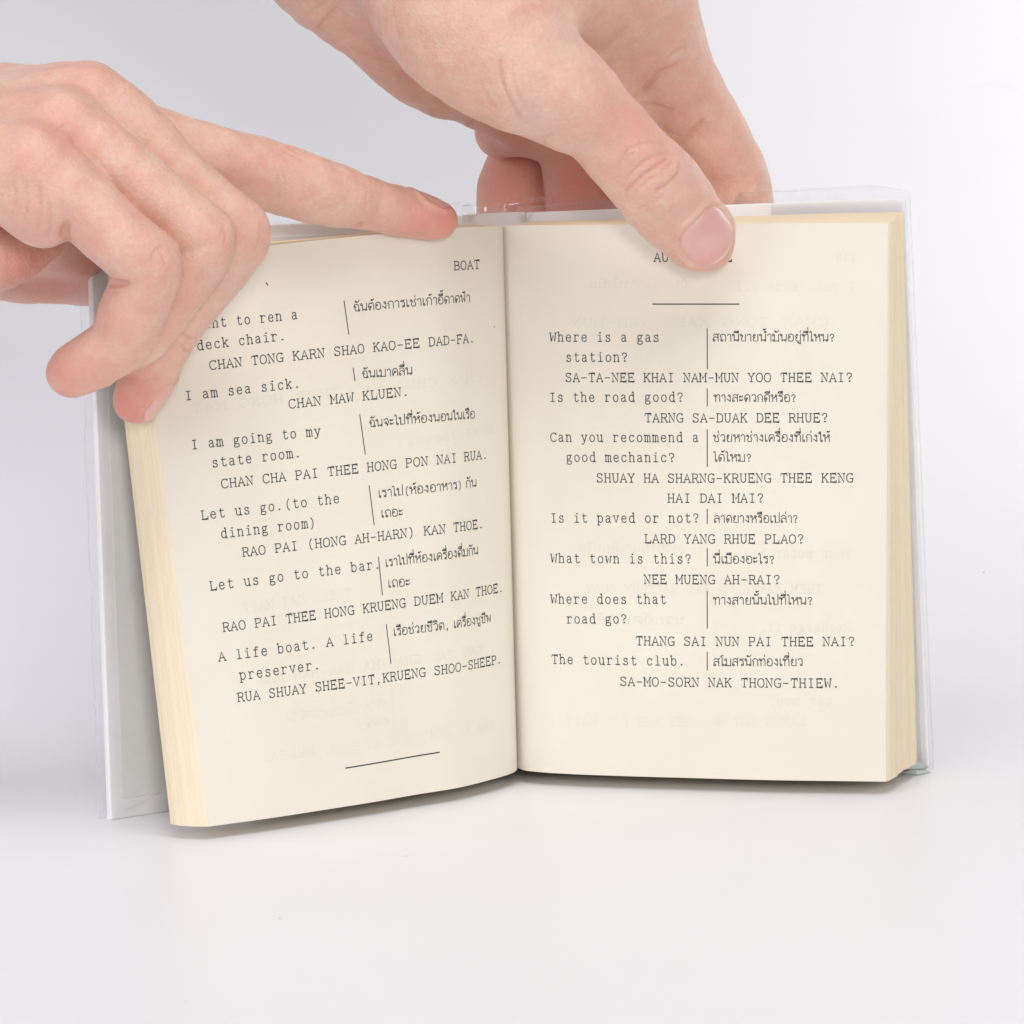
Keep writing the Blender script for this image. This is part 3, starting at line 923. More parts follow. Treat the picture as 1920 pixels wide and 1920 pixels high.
L = Ink(BL_, 0.03)
L.line('BOAT', (850, 506.5), (900.5, 503.3))
for t, a, b in (
 ('I want to ren a', (335, 621), (560, 597.5)), ('deck chair.', (368.5, 657), (531, 637.5)),
 ('CHAN TONG KARN SHAO KAO-EE DAD-FA.', (392, 693.6), (886, 641.7)),
 ('I am sea sick.', (346, 750.6), (558.5, 726.6)), ('CHAN MAW KLUEN.', (540.5, 766), (762, 741.8)),
 ('I am going to my', (357.5, 842.5), (603, 816)), ('state room.', (396, 876.5), (560, 857)),
 ('CHAN CHA PAI THEE HONG PON NAI RUA.', (414, 915.6), (910.5, 859.7)),
 ('Let us go.(to the', (376.5, 974.5), (638.5, 942.2)), ('dining room)', (413, 1009.2), (594, 987.8)),
 ('RAO PAI (HONG AH-HARN) KAN THOE.', (453.5, 1043.8), (903, 989.8)),
 ('Let us go to the bar.', (392.5, 1107.2), (709, 1065.7)),
 ('RAO PAI THEE HONG KRUENG DUEM KAN THOE.', (417, 1184.6), (940, 1109.3)),
 ('A life boat. A life', (409, 1240), (701, 1200.2)), ('preserver.', (448, 1274.8), (596, 1254.6)),
 ('RUA SHUAY SHEE-VIT,KRUENG SHOO-SHEEP.', (444.5, 1316), (937, 1243.3)),
):
    L.line(t, a, b)
for t, a, b in (
 ('ฉันต้องการเช่าเก้าอี้ดาดฟ้า', (662, 584.8), (882, 565.8)), ('ฉันเมาคลื่น', (678, 709.6), (774, 702)),
 ('ฉันจะไปที่ห้องนอนในเรือ', (691.5, 801.6), (891, 783.8)), ('เราไป(ห้องอาหาร) กัน', (709, 933.4), (894, 912.2)),
 ('เถอะ', (714, 970.5), (756.5, 967)), ('เราไปที่ห้องเครื่องดื่มกัน', (722.3, 1063.1), (897, 1038.8)),
 ('เถอะ', (727, 1101.9), (769.5, 1098)), ('เรือช่วยชีวิต, เครื่องชูชีพ', (737.4, 1192.7), (921, 1165.7)),
):
    L.line(t, a, b, w=0.106, hscale=0.128)
for a, b in (((645, 564), (653.8, 627)), ((662.2, 690), (665.5, 714.4)), ((674.5, 777.3), (684.8, 851.6)),
             ((692, 910.7), (701.6, 984.3)), ((709.4, 1044.7), (717, 1115.7)), ((724.2, 1170.6), (733, 1244))):
    L.rule(a, b, 0.12)
L.rule((648, 1440.2), (824, 1410.5), 0.15)
L.rule((499, 530), (502, 535), 0.13)
L.rule((405, 834), (407, 834), 0.10)
L.rule((926, 612), (927.5, 613.5), 0.10)
L.build('printed_text', MAT_INK, page_l)

Rk = Ink(BR_, 0.03)
for t, a, b in (
 ('AUTOMOBILE', (1225, 490.5), (1374, 489.8)), ('Where is a gas', (1030, 640), (1238, 640.5)),
 ('station?', (1059.5, 677.8), (1178.5, 677.8)), ('SA-TA-NEE KHAI NAM-MUN YOO THEE NAI?', (1059, 715.6), (1600, 715.6)),
 ('Is the road good?', (1029.5, 752.8), (1283, 752.8)), ('TARNG SA-DUAK DEE RHUE?', (1208, 791.3), (1554, 791.3)),
 ('Can you recommend a', (1031, 827.7), (1312, 828.4)), ('good mechanic?', (1060.5, 865.3), (1267, 866)),
 ('SHUAY HA SHARNG-KRUENG THEE KENG', (1117.5, 904), (1601, 904)), ('HAI DAI MAI?', (1251, 941.9), (1433.5, 941.9)),
 ('Is it paved or not?', (1031.5, 979), (1312.5, 979.4)), ('LARD YANG RHUE PLAO?', (1207.5, 1017.9), (1509, 1018.6)),
 ('What town is this?', (1032, 1054.7), (1298, 1056)), ('NEE MUENG AH-RAI?', (1206.5, 1093.9), (1464.5, 1094.9)),
 ('Where does that', (1032, 1131), (1251, 1131.7)), ('road go?', (1061, 1168.4), (1177.5, 1168.4)),
 ('THANG SAI NUN PAI THEE NAI?', (1191.5, 1209.4), (1604.5, 1210.7)), ('The tourist club.', (1033.5, 1243.8), (1279.5, 1247.5)),
 ('SA-MO-SORN NAK THONG-THIEW.', (1161.5, 1285.3), (1569, 1288.8)),
):
    Rk.line(t, a, b)
for t, a, b in (
 ('สถานีขายน้ำมันอยู่ที่ไหน?', (1335.5, 640), (1565, 640)), ('ทางสะดวกดีหรือ?', (1338, 753.4), (1493, 753.4)),
 ('ช่วยหาช่างเครื่องที่เก่งให้', (1336.5, 828.4), (1557, 828.4)), ('ได้ไหม?', (1337, 865.3), (1409.5, 865.3)),
 ('ลาดยางหรือเปล่า?', (1338, 980), (1496.5, 980)), ('นี่เมืองอะไร?', (1337, 1056.4), (1452.5, 1056.4)),
 ('ทางสายนั้นไปที่ไหน?', (1337, 1133.4), (1524, 1133.4)), ('สโมสรนักท่องเที่ยว', (1337, 1248.5), (1506, 1248.5)),
):
    Rk.line(t, a, b, w=0.106, hscale=0.128)
for y0, y1 in ((616, 691.6), (728.7, 761.4), (805.7, 875), (954.6, 981.8), (1028.2, 1061.9), (1108.3, 1177.7), (1222.8, 1256.8)):
    Rk.rule((1326, y0), (1326.2, y1), 0.12)
Rk.rule((1224, 570.2), (1385.7, 570.2), 0.15)
Rk.build('printed_text', MAT_INK, page_r)

# print on the other side of the leaf, showing through mirrored
g = Ink(BL_, 0.015)
for t, a, b in (
 ('MUA RA KOM SERVE AH HARN. DAD-FA.', (925, 1366), (500, 1428)), ('KAN TAN CHAO-MA-HAK-MAN-MA.', (906, 1225), (490, 1282)),
 ('THEE. DAI MAI?', (660, 1120), (455, 1148)), ('CHAN CHUA PAI THEE HONG MAI', (905, 715), (360, 775)),
 ('Boat leaves?', (925, 812), (745, 838)),
):
    g.line(t, a, b, w=0.15)
for t, a, b in (('หัวหน้าเมาคลื่น', (725, 1330), (535, 1352)), ('ดาดฟ้า', (730, 1360), (675, 1367))):
    g.line(t, a, b, w=0.15)
g.rule((733, 1290), (741, 1362), 0.13)
g.build('show_through', MAT_GHOST, page_l)
g = Ink(BR_, 0.015)
for t, a, b in (
 ('118', (1606, 490), (1566, 490)), ('I want some oil.', (1605, 545), (1370, 545)),
 ('CHAN TONG KARN NAM-MUN ...'.replace('...', ''), (1555, 612), (1070, 612)),
 ('Your motor is', (1597, 1046), (1410, 1046)), ('THEM NAM KLUN SAI BATTERY DUAY.', (1543, 1112), (1090, 1112)),
 ('Recharge it.', (1597, 1184), (1430, 1184)), ('car now?', (1562, 1322), (1440, 1322)),
 ('LARNG ROT HAI DEE NEE DAI MAI?', (1512, 1360), (1062, 1360)),
):
    t = ''.join(c for c in t if c in LATIN or c == ' ').strip()
    g.line(t, a, b, w=0.15)
for t, a, b in (('ฉันต้องการน้ำมัน', (1292, 541), (1105, 541)), ('เครื่องยนต์เสียหรือ'.replace('์', ''), (1286, 1035), (1085, 1035)),
                ('ช่วยอัดไฟให้', (1285, 1170), (1120, 1170))):
    g.line(t, a, b, w=0.15)
g.build('show_through', MAT_GHOST, page_r)
# ------------------------------------------------------------------ hands: smooth distance fields turned into one skin mesh
VOX = 0.42


def smin(a, b, k):
    if k <= 0:
        return np.minimum(a, b)
    h = np.maximum(k-np.abs(a-b), 0)/k
    return np.minimum(a, b)-h*h*(k*0.25)


def smax(a, b, k):
    return -smin(-a, -b, k)


def joint(px, py, Y, r):
    p = P(px, py, Y)
    return np.array([*p, r/FPX*(Y-CAM[1])/math.cos(PITCH)])


class Flesh:
    def __init__(self, lo, hi, h=VOX):
        self.o = np.asarray(lo, float); self.h = h
        self.n = np.ceil((np.asarray(hi)-self.o)/h).astype(int)
        self.F = np.full(self.n, 30.0, np.float32)

    def win(self, lo, hi):
        a = np.clip(np.floor((np.asarray(lo)-self.o)/self.h).astype(int), 0, self.n)
        b = np.clip(np.ceil((np.asarray(hi)-self.o)/self.h).astype(int)+1, 0, self.n)
        return tuple(slice(i, j) for i, j in zip(a, b))

    def axes(self, sl):
        return [((np.arange(s.start, s.stop)*self.h+self.o[k]).astype(np.float32)).reshape([-1 if q == k else 1 for q in range(3)])
                for k, s in enumerate(sl)]

    def tube(self, J, n=5, m=9.0, flat=None):
        """distance to a tapering tube through joints (x, y, z, r); flat=(axis, q) squeezes it along an axis"""
        J = cr(J, n) if len(J) > 2 else np.asarray(J, float)
        pad = J[:, 3].max()+m
        sl = self.win(J[:, :3].min(0)-pad, J[:, :3].max(0)+pad)
        A = np.full([s.stop-s.start for s in sl], 30.0, np.float32)
        for p, q in zip(J[:-1], J[1:]):
            pd = max(p[3], q[3])+m
            s2 = self.win(np.minimum(p[:3], q[:3])-pd, np.maximum(p[:3], q[:3])+pd)
            if any(s.stop <= s.start for s in s2):
                continue
            X, Y, Z = self.axes(s2)
            d = (q-p)[:3]; L2 = max(float(d@d), 1e-9)
            t = np.clip(((X-p[0])*d[0]+(Y-p[1])*d[1]+(Z-p[2])*d[2])/L2, 0, 1).astype(np.float32)
            ex, ey, ez = X-p[0]-t*d[0], Y-p[1]-t*d[1], Z-p[2]-t*d[2]
            dd = ex*ex+ey*ey+ez*ez
            if flat is not None:
                ax, qf = flat
                dn = ex*ax[0]+ey*ax[1]+ez*ax[2]
                dd = dd+(qf*qf-1)*dn*dn
            D = np.sqrt(dd)-(p[3]+t*(q[3]-p[3]))
            loc = tuple(slice(a.start-b.start, a.stop-b.start) for a, b in zip(s2, sl))
            A[loc] = np.minimum(A[loc], D)
        return sl, A

    def add(self, J, k, n=5, flat=None):
        sl, A = self.tube(J, n, m=max(6.0, k+3), flat=flat)
        self.F[sl] = smin(self.F[sl], A, k)

    def carve(self, pts, r, k=0.5, taper=True):
        p = cr(np.asarray(pts, float), 6)
        rr = np.full(len(p), r)
        if taper:
            rr = r*np.sqrt(np.clip(np.sin(np.pi*np.linspace(0.06, 0.94, len(p))), 0.05, 1))
        sl, A = self.tube(np.column_stack([p, rr]), 1, m=2.5)
        self.F[sl] = smax(self.F[sl], -A, k)

    def wobble(self, amp, wl, seed):
        rg = np.random.default_rng(seed)
        sl = tuple(slice(0, k) for k in self.n)
        X, Y, Z = self.axes(sl)
        near = np.abs(self.F) < 3
        i, j, k = np.nonzero(near)
        x, y, z = X.ravel()[i], Y.ravel()[j], Z.ravel()[k]
        acc = np.zeros(len(i), np.float32)
        for _ in range(9):
            d = rg.normal(size=3); d /= np.linalg.norm(d)
            w = 2*np.pi/(wl*rg.uniform(0.6, 1.6))
            acc += np.sin(w*(x*d[0]+y*d[1]+z*d[2])+rg.uniform(0, 6.28))
        self.F[i, j, k] += acc*(amp/3)

    def val(self, p):
        g = (np.asarray(p)-self.o)/self.h
        g = np.clip(g, 0, self.n-1.001)
        i = g.astype(int); f = g-i
        F = self.F
        i0, i1, i2 = i[..., 0], i[..., 1], i[..., 2]
        a, b, c = f[..., 0], f[..., 1], f[..., 2]
        r = 0
        for dx in (0, 1):
            for dy in (0, 1):
                for dz in (0, 1):
                    w = (a if dx else 1-a)*(b if dy else 1-b)*(c if dz else 1-c)
                    r = r+w*F[i0+dx, i1+dy, i2+dz]
        return r

    def grad(self, p):
        e = self.h
        g = np.stack([self.val(p+np.eye(3)[k]*e)-self.val(p-np.eye(3)[k]*e) for k in range(3)], -1)
        return g/np.maximum(np.linalg.norm(g, axis=-1, keepdims=True), 1e-6)

    def cast(self, o, d, L, st=0.35):
        t = np.arange(0, L, st)
        v = self.val(o+t[:, None]*d)
        k = np.nonzero(v < 0)[0]
        if len(k) == 0:
            return None
        k = k[0]
        if k == 0:
            return o
        t0 = t[k-1]+st*v[k-1]/(v[k-1]-v[k])
        return o+d*t0

    def hit(self, px, py):
        d = ray(px, py)
        y0, y1 = self.o[1], self.o[1]+self.n[1]*self.h
        a = CAM+d*((y0-CAM[1])/d[1]); b = CAM+d*((y1-CAM[1])/d[1])
        L = np.linalg.norm(b-a)
        return self.cast(a, (b-a)/L, L)

    def trace(self, pix, per=5):
        q = cr(np.asarray(pix, float), per)
        runs, cur = [], []
        for x, y in q:
            h = self.hit(x, y)
            if h is None or (cur and np.linalg.norm(h-cur[-1]) > 2.6):
                runs.append(cur); cur = []
            if h is not None:
                cur.append(h)
        runs.append(cur)
        return max(runs, key=len)

    def mesh(self):
        F, h = self.F, self.h
        s = (F < 0)
        cnt = np.zeros([k-1 for k in F.shape], np.uint8)
        cs = [(a, b, c) for a in (0, 1) for b in (0, 1) for c in (0, 1)]
        sub = lambda A, c: A[c[0]:A.shape[0]-1+c[0], c[1]:A.shape[1]-1+c[1], c[2]:A.shape[2]-1+c[2]]
        for c in cs:
            cnt += sub(s, c)
        act = (cnt > 0) & (cnt < 8)
        I = np.array(np.nonzero(act)).T
        idx = np.full(act.shape, -1, np.int32)
        idx[act] = np.arange(len(I))
        V = np.stack([F[I[:, 0]+c[0], I[:, 1]+c[1], I[:, 2]+c[2]] for c in cs], 1)
        acc = np.zeros((len(I), 3)); num = np.zeros(len(I))
        ca = np.array(cs, float)
        for a in range(8):
            for b in range(a+1, 8):
                if np.abs(ca[a]-ca[b]).sum() != 1:
                    continue
                va, vb = V[:, a], V[:, b]
                mk = (va < 0) != (vb < 0)
                t = va[mk]/(va[mk]-vb[mk])
                acc[mk] += ca[a]+t[:, None]*(ca[b]-ca[a]); num[mk] += 1
        vert = (I+acc/num[:, None])*h+self.o
        quads = []
        for ax in range(3):
            o1, o2 = [k for k in range(3) if k != ax]
            a = np.take(s, np.arange(s.shape[ax]-1), ax); b = np.take(s, np.arange(1, s.shape[ax]), ax)
            e = np.array(np.nonzero(a != b)).T
            ok = (e[:, o1] > 0) & (e[:, o2] > 0) & (e[:, o1] < s.shape[o1]-1) & (e[:, o2] < s.shape[o2]-1)
            e = e[ok]
            ins = s[e[:, 0], e[:, 1], e[:, 2]]
            def cell(d1, d2):
                c = e.copy(); c[:, o1] -= d1; c[:, o2] -= d2
                return idx[c[:, 0], c[:, 1], c[:, 2]]
            q = np.stack([cell(1, 1), cell(0, 1), cell(0, 0), cell(1, 0)], 1)
            flip = ins if ax != 1 else ~ins
            q[~flip] = q[~flip][:, ::-1]
            quads.append(q)
        Q = np.concatenate(quads)
        # two light smoothing passes
        for lam in (0.5, -0.52):
            A = np.zeros_like(vert); N = np.zeros(len(vert))
            for i in range(4):
                j = (i+1) % 4
                for k in range(3):
                    A[:, k] += np.bincount(Q[:, i], vert[Q[:, j], k], len(vert))
                    A[:, k] += np.bincount(Q[:, j], vert[Q[:, i], k], len(vert))
                N += np.bincount(Q[:, i], minlength=len(vert))+np.bincount(Q[:, j], minlength=len(vert))
            vert = vert+lam*(A/np.maximum(N, 1)[:, None]-vert)
        return vert, Q


def spread(verts, spots):
    a = np.zeros(len(verts))
    for p, r, s in spots:
        if p is None:
            continue
        d2 = ((verts-p)**2).sum(1)
        a = np.maximum(a, s*np.exp(-d2/(r*r)))
    return a


def crease_mask(verts, lines):
    a = np.zeros(len(verts))
    for pts, r, s in lines:
        pts = np.array(pts)
        if len(pts) < 2:
            continue
        lo, hi = pts.min(0)-3, pts.max(0)+3
        k = np.nonzero(((verts > lo) & (verts < hi)).all(1))[0]
        if len(k) == 0:
            continue
        q = cr(pts, 4)
        best = np.full(len(k), 1e9)
        for c in q:
            best = np.minimum(best, ((verts[k]-c)**2).sum(1))
        a[k] = np.maximum(a[k], s*np.exp(-best/(r*r*1.6)))
    return a


class Nail:
    """nail plate lying on the flesh: frame from a point, a direction to the tip and an outward direction"""
    def __init__(self, fl, c, a, n, hl, hw, curl=3.0):
        a = a/np.linalg.norm(a); n = n-a*(n@a); n = n/np.linalg.norm(n); b = np.cross(a, n)
        self.a, self.n, self.b, self.hl, self.hw = a, n, b, hl, hw
        S, T, H = [], [], []
        for s in np.linspace(-0.95, 0.8, 9):
            for t in np.linspace(-0.9, 0.9, 11):
                o = c+a*s*hl+b*t*hw
                p = fl.cast(o+n*12, -n, 30)
                if p is not None:
                    S.append(s); T.append(t); H.append((p-c)@n)
        S, T, H = map(np.array, (S, T, H))
        bas = lambda s, t: np.stack([np.ones_like(s), s, s*s, t, s*t, t*t, t**4], -1)
        self.w, *_ = np.linalg.lstsq(bas(S, T), H, rcond=None)
        self.c, self.bas = c, bas

    def h(self, s, t):
        return self.bas(s, t)@self.w

    def pt(self, s, t, lift=0.0):
        s, t = np.asarray(s, float), np.asarray(t, float)
        h = self.h(s, t)+lift
        return self.c+self.a*(s*self.hl)[..., None]+self.b*(t*self.hw)[..., None]+self.n*np.asarray(h)[..., None]

    def wid(self, s):
        s = np.asarray(s, float)
        return np.where(s < 0, (1-np.abs(s)**2.6)**0.42, (1-np.abs(s)**3.4)**0.45)

    def border(self, k=1.0, n=30, tip=0.75):
        """along one side, round the root and back along the other side"""
        s = np.concatenate([np.linspace(tip, -0.97, n), np.linspace(-0.97, tip, n)])
        sg = np.concatenate([np.ones(n), -np.ones(n)])
        return s, sg*self.wid(np.clip(s, -0.999, 0.999))*k

    def shape(self, fl, fold=0.75):
        s, t = self.border(1.07)
        s2 = np.where(s < 0, s*1.07, s)
        p = self.pt(s2, t, -0.28)
        rr = fold*np.clip(1.0-0.5*np.clip(s, 0, 1), 0.3, 1)
        sl, A = fl.tube(np.column_stack([p, rr]), 1, m=4)
        fl.F[sl] = smin(fl.F[sl], A, 1.1)
        # bed under the plate
        gs = np.linspace(-0.9, 0.86, 18)
        for sv in gs:
            w = float(self.wid(sv))*0.93
            tt = np.linspace(-w, w, 13)
            q = self.pt(np.full(13, sv), tt, 0.72)
            sl, A = fl.tube(np.column_stack([q, np.full(13, 0.62)]), 1, m=2)
            fl.F[sl] = smax(fl.F[sl], -A, 0.35)

    def build(self, name, parent):
        ns, nt_ = 34, 25
        s = -np.cos(np.linspace(0.06, math.pi-0.06, ns))
        V, fr = [], []
        for k, sv in enumerate(s):
            w = float(self.wid(np.clip(sv, -0.999, 0.999)))
            x = np.linspace(-1, 1, nt_)
            sink = 0.55*np.clip((np.abs(x)-0.86)/0.14, 0, 1)**1.5*(1.0 if sv < 0.6 else 0.4)
            root = 0.5*np.clip((-sv-0.86)/0.14, 0, 1)**1.3
            V.append(self.pt(np.full(nt_, sv), x*w, 0.16-sink-root+0.10*(1-x*x)))
            f = np.clip((sv-(0.88-0.07*x*x))/0.06, 0, 1)
            lun = 0.55*np.exp(-((sv+0.95)/0.28)**2-(x/0.6)**2)
            fr.append(np.maximum(f, lun))
        V = np.array(V); o = ns*nt_
        low = V-self.n*0.30
        F = [tuple(q) for q in grid_faces(ns, nt_)]+[tuple(q[::-1]) for q in grid_faces(ns, nt_, o)]
        ii = np.arange(o).reshape(ns, nt_)
        ring = list(ii[:, 0])+list(ii[-1, 1:])+list(ii[-2::-1, -1])+list(ii[0, -2:0:-1])
        F += [(p, p+o, q+o, q) for p, q in zip(ring, ring[1:]+ring[:1])]
        fr = np.array(fr).ravel()
        return mesh_obj(name, np.concatenate([V.reshape(-1, 3), low.reshape(-1, 3)]), F, MAT_NAIL, parent,
                        attrs={'free': np.concatenate([fr, fr])})


def hand(name, label, bbox, limbs, nails, grooves, spots, seed):
    J = [joint(*q) for l in limbs for q in l[0]]
    J = np.array(J)
    lo = np.maximum(J[:, :3].min(0)-J[:, 3].max()-3, bbox[0]); hi = np.minimum(J[:, :3].max(0)+J[:, 3].max()+3, bbox[1])
    lo2 = (J[:, :3]-J[:, 3:4]).min(0)-3; hi2 = (J[:, :3]+J[:, 3:4]).max(0)+3
    fl = Flesh(np.maximum(lo2, bbox[0]), np.minimum(hi2, bbox[1]))
    for l in limbs:
        pts = np.array([joint(*q) for q in l[0]])
        fl.add(pts, l[1], flat=l[2] if len(l) > 2 else None)
    fl.wobble(0.16, 9.0, seed)
    ns = []
    for (c, tip, n, hl, hw, kind) in nails:
        c3 = P(*c); t3 = P(*tip)
        nl = Nail(fl, c3, t3-c3, np.array(n, float), hl, hw)
        nl.kind = kind
        ns.append(nl)
    traced = []
    for pix, r, s in grooves:
        t = fl.trace(pix)
        if len(t) > 2:
            traced.append((t, r, s))
    hits = [(fl.hit(x, y), r, s) for x, y, r, s in spots]
    for nl in ns:
        nl.shape(fl)
    for t, r, s in traced:
        fl.carve(t, r, 0.5)
    v, q = fl.mesh()
    bl = spread(v, hits)
    cm = crease_mask(v, [(t, r, s) for t, r, s in traced])
    ob = mesh_obj(name, v, q, MAT_SKIN, None, attrs={'blush': bl, 'crease': cm})
    ob['label'] = label
    ob['category'] = 'hand'
    for nl in ns:
        nl.build(nl.kind, ob)
    return ob


BIG = ((-500, -200, -100), (500, 200, 500))
# hand at the left: back of the hand to us, index along the top of the page, three fingers bent onto the fore-edge
A_limbs = [
 ([(-900, 330, -50, 190), (-420, 290, -52, 165), (-250, 262, -54, 140)], 6),
 ([(-300, 220, -38, 100), (-60, 205, -42, 86), (150, 195, -46, 72)], 8),
 ([(-300, 235, -52, 100), (0, 222, -56, 84), (165, 192, -60, 74)], 6),
 ([(-300, 280, -62, 100), (-40, 258, -66, 86), (115, 240, -73, 74)], 6),
 ([(-300, 320, -66, 100), (-60, 300, -76, 86), (60, 308, -84, 78)], 6),
 ([(-260, 320, -66, 90), (-90, 318, -76, 82), (0, 338, -81, 74), (82, 390, -84, 73)], 7),
 # index
 ([(130, 190, -46, 70), (220, 236, -46, 66), (300, 272, -44, 66), (400, 301, -39, 66), (500, 328, -32, 65), (550, 343, -29, 65),
   (610, 362, -24, 61), (680, 379, -17, 51), (715, 388, -15, 48), (756, 399, -12, 46), (798, 408, -10, 41), (822, 413, -9, 35)], 2.0),
 # middle
 ([(165, 192, -60, 74), (235, 235, -61, 68), (300, 300, -61, 62), (362, 362, -60, 60), (420, 414, -59, 63), (443, 438, -58, 64),
   (428, 478, -58, 59), (381, 544, -57, 53), (333, 612, -56, 48), (309, 650, -55, 50), (285, 695, -53, 50), (264, 733, -51, 49), (257, 748, -50, 46)], 1.8),
 # ring
 ([(115, 240, -73, 74), (185, 285, -74, 66), (250, 335, -74, 60), (312, 384, -73, 58), (362, 428, -72, 60), (384, 448, -71, 60),
   (370, 488, -71, 57), (325, 555, -69, 52), (272, 630, -65, 48), (238, 655, -60, 44), (212, 668, -56, 36)], 1.6),
 # little
 ([(60, 308, -84, 78), (130, 362, -85, 69), (197, 424, -85, 65), (256, 474, -84, 64), (281, 494, -83, 61),
   (266, 542, -81, 63), (246, 592, -79, 64), (228, 638, -77, 58), (182, 670, -75, 54), (146, 690, -73, 51), (134, 698, -72, 46)], 1.5),
 # ball of the thumb and the thumb behind the cover
 ([(-260, 400, -50, 110), (-120, 460, -55, 90), (-5, 474, -56, 70), (85, 450, -56, 36)], 8),
 ([(-260, 400, -42, 105), (-60, 480, -36, 70), (40, 508, -22, 60), (110, 512, -11, 58), (190, 525, -3, 52), (245, 538, 1, 42)], 4),
 ([(-60, 400, -46, 90), (40, 425, -40, 75), (120, 460, -24, 62), (190, 490, -4, 52)], 5),
]
A_grooves = [
 ([(126, 418), (121, 437), (127, 452), (118, 463)], 1.1, 0.5), ([(74, 350), (76, 395), (70, 432)], 0.38, 0.3),
 ([(44, 332), (50, 375), (46, 410)], 0.34, 0.25), ([(92, 380), (96, 415), (92, 445)], 0.32, 0.25), ([(25, 340), (28, 372), (24, 400)], 0.28, 0.2),
 ([(183, 538), (205, 533), (240, 531)], 0.95, 0.5), ([(190, 546), (214, 548), (236, 545)], 0.35, 0.25),
 ([(538, 275), (552, 282), (560, 288)], 0.36, 0.4), ([(530, 282), (548, 290), (562, 298)], 0.28, 0.3), ([(520, 290), (540, 284), (556, 278)], 0.25, 0.2),
 ([(521, 330), (524, 352), (520, 378)], 0.3, 0.25), ([(532, 322), (536, 345), (533, 365)], 0.25, 0.18),
 ([(650, 440), (664, 430), (676, 418)], 1.0, 0.3), ([(684, 404), (688, 385), (686, 370)], 0.25, 0.1),
 ([(346, 626), (352, 634), (364, 634)], 0.42, 0.5), ([(342, 650), (349, 656), (356, 656)], 0.38, 0.4), ([(330, 640), (342, 644), (356, 644)], 0.3, 0.3),
 ([(286, 484), (292, 470), (305, 462)], 0.32, 0.35), ([(298, 470), (306, 482), (310, 498)], 0.28, 0.25), ([(418, 424), (424, 440), (420, 456)], 0.28, 0.25), ([(486, 420), (490, 438), (484, 456)], 0.28, 0.25), ([(80, 242), (100, 246), (128, 230)], 0.25, 0.18),
 ([(272, 714), (286, 708), (296, 712)], 0.25, 0.25),
]
A_spots = [(838, 420, 7, .95), (790, 424, 8, .75), (720, 414, 8, .35), (235, 770, 7, .95), (262, 735, 7, .6), (120, 704, 9, .65), (170, 690, 9, .45),
           (200, 600, 9, .38), (290, 470, 9, .3), (470, 440, 8, .3), (410, 440, 7, .28), (110, 240, 13, .42), (75, 300, 10, .25), (50, 500, 13, .7), (130, 530, 13, .75),
           (560, 360, 9, .18), (250, 390, 9, .18), (60, 420, 10, .3), (140, 440, 8, .35), (440, 340, 9, .25), (180, 150, 10, .3), (30, 200, 12, .25), (330, 560, 9, .25), (230, 560, 10, .3), (490, 330, 9, .2)]
A_nails = [((800, 405, -10), (840, 417, -8), (-0.02, 0.42, 0.9), 5.6, 5.2, 'fingernail'),
           ((150, 694, -73), (120, 712, -72), (0.42, 0.30, -0.85), 5.0, 4.6, 'fingernail'),
           ((270, 733, -51), (252, 766, -49), (0.96, -0.26, 0.1), 5.6, 5.2, 'fingernail')]
hand('hand', 'hand from the left with bent fingers, index finger along the BOAT page', BIG,
     A_limbs, A_nails, A_grooves, A_spots, 3)

# hand from above: thumb on the right page, fingers behind the cover
TH = np.array([0.1, -0.98, 0.12])
B_limbs = [
 ([(420, -520, 10, 230), (600, -300, 6, 215), (760, -180, 0, 190)], 8),
 ([(760, -180, 0, 190), (980, -130, -2, 165), (1160, -110, 8, 125)], 10),
 ([(600, -300, 10, 160), (600, -115, 12, 138), (705, 38, 16, 86), (790, 120, 20, 80), (862, 160, 26, 68), (925, 188, 30, 50)], 7),
 ([(800, -20, 6, 130), (1020, 40, 12, 105), (1150, 50, 16, 95)], 10),
 # index
 ([(1160, -140, 8, 116), (1196, -20, 14, 106), (1226, 65, 19, 94), (1258, 136, 24, 82), (1300, 210, 29, 77), (1346, 290, 32, 75), (1376, 350, 33, 69),
   (1396, 430, 33, 60), (1405, 470, 33, 48)], 3.5),
 # middle, ring, little (down behind the cover)
 ([(1090, 100, 18, 90), (1150, 170, 26, 85), (1200, 240, 34, 74), (1240, 310, 40, 70), (1250, 400, 42, 62), (1250, 480, 42, 50)], 3),
 ([(1000, 150, 30, 75), (1050, 240, 42, 60), (1084, 306, 48, 68), (1092, 400, 48, 66), (1100, 480, 47, 50)], 1.2),
 ([(900, 190, 30, 50), (978, 226, 40, 54), (1010, 250, 44, 46)], 3),
 ([(1010, 245, 44, 48), (940, 246, 48, 50)], 2),
 ([(968, 330, 57, 66), (966, 360, 57, 71), (970, 420, 57, 73), (978, 500, 57, 56)], 0.6),
 # web and thumb
 ([(1000, -40, -12, 150), (1120, -20, 4, 108)], 8),
 ([(800, -120, -16, 172), (880, 20, -24, 163), (965, 113, -29, 129), (1014, 150, -31, 109), (1064, 184, -31, 97), (1122, 230, -29, 80),
   (1192, 308, -27, 79), (1230, 348, -25, 83), (1264, 388, -22, 80), (1308, 439, -18, 68), (1323, 456, -17, 55)], 4, (TH, 1.12)),
]
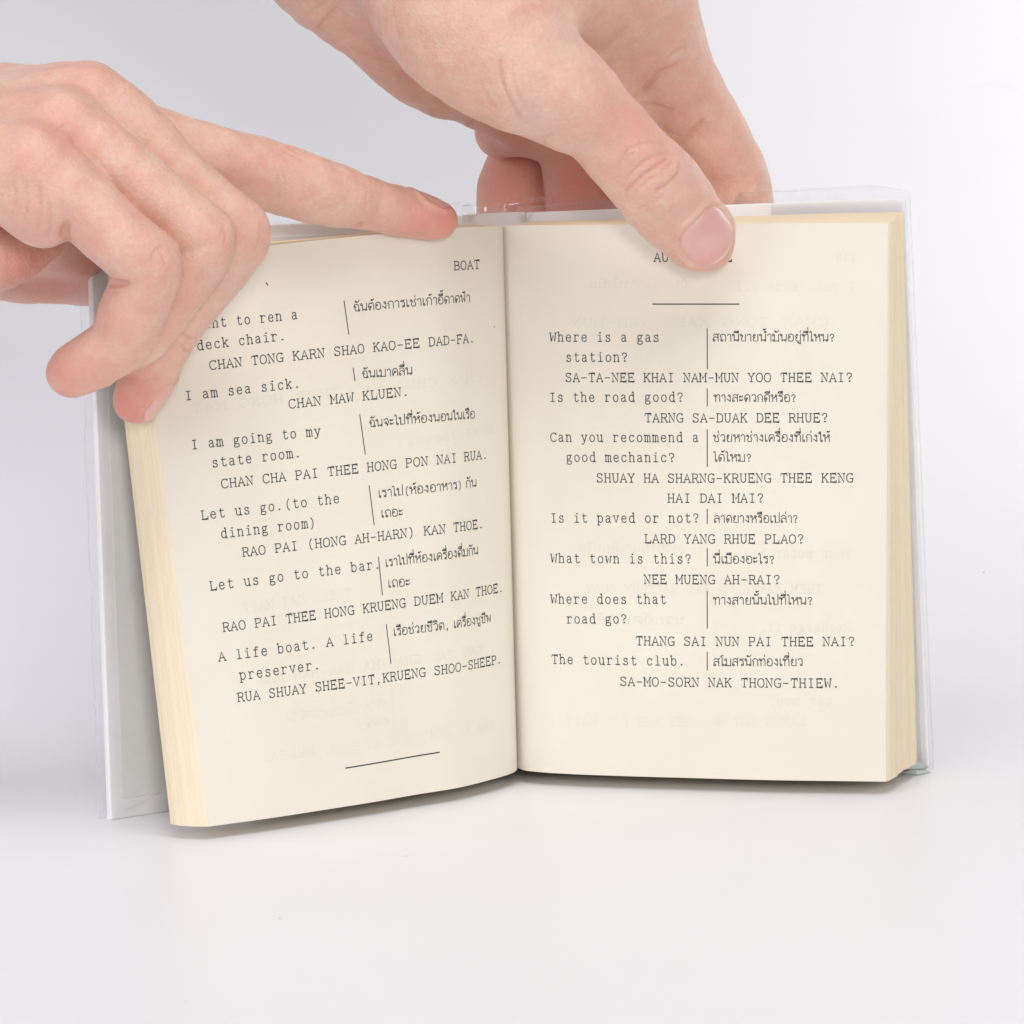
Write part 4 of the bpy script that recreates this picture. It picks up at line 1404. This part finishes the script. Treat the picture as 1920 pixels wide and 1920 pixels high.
B_grooves = [
 ([(1159, 309), (1181, 280), (1216, 267), (1244, 270)], 0.28, 0.4), ([(1178, 331), (1200, 308), (1231, 291), (1250, 288)], 0.3, 0.45),
 ([(1175, 357), (1200, 334), (1231, 312), (1248, 299)], 0.42, 0.7), ([(1188, 362), (1210, 345), (1228, 334)], 0.2, 0.2),
 ([(1231, 357), (1253, 344), (1272, 324), (1274, 306)], 0.38, 0.6), ([(1190, 392), (1215, 384), (1240, 372)], 0.2, 0.2),
 ([(1160, 330), (1172, 300), (1190, 285)], 0.2, 0.2), ([(1200, 350), (1222, 334), (1244, 326)], 0.2, 0.2),
 ([(1240, 318), (1256, 312), (1262, 300)], 0.25, 0.25),
 ([(937, 115), (946, 168), (976, 221)], 0.42, 0.45), ([(900, 150), (914, 188), (930, 206)], 0.26, 0.2), ([(958, 130), (966, 165), (984, 200)], 0.22, 0.15), ([(912, 172), (928, 202), (938, 212)], 0.25, 0.18), ([(734, 8), (740, 40), (748, 74)], 0.25, 0.15),
 ([(1184, 185), (1212, 163), (1237, 137), (1256, 128), (1272, 116)], 0.7, 0.4), ([(1254, 108), (1270, 96), (1284, 90)], 0.38, 0.35),
 ([(1195, 194), (1225, 197), (1260, 207)], 0.45, 0.3), ([(1262, 282), (1284, 262), (1308, 238), (1318, 226)], 0.7, 0.35), ([(1240, 240), (1262, 252), (1284, 258)], 0.3, 0.2),
 ([(598, 52), (612, 36), (632, 14)], 0.6, 0.3), ([(878, 233), (892, 225), (914, 219)], 0.6, 0.3), ([(575, 32), (590, 18), (604, 6)], 0.3, 0.2),
 ([(660, 90), (690, 108), (740, 118)], 0.3, 0.2), ([(770, 190), (790, 176), (805, 172)], 0.25, 0.15),
 ([(900, 292), (960, 295), (1030, 298)], 0.6, 0.4), ([(1022, 278), (1020, 262), (1034, 250)], 0.4, 0.3),
]
B_spots = [(1340, 490, 6, .28), (1270, 460, 7, .22), (1225, 330, 10, .14), (1350, 310, 13, .28), (1280, 210, 13, .28), (1200, 130, 12, .24), (1250, 60, 10, .2),
           (950, 350, 14, .8), (960, 260, 12, .65), (1085, 340, 14, .9), (1300, 370, 7, .28), (1200, 230, 14, .5),
           (690, 110, 14, .35), (740, 150, 14, .3), (1160, 40, 10, .25), (830, 200, 12, .25), (950, 60, 14, .10)]
B_nails = [((1304, 424, -18), (1334, 462, -15), (-0.05, -0.98, 0.18), 7.2, 7.3, 'thumbnail')]
hand('hand', 'hand reaching down from above, thumb with visible nail pressed on the right page', BIG,
     B_limbs, B_nails, B_grooves, B_spots, 8)
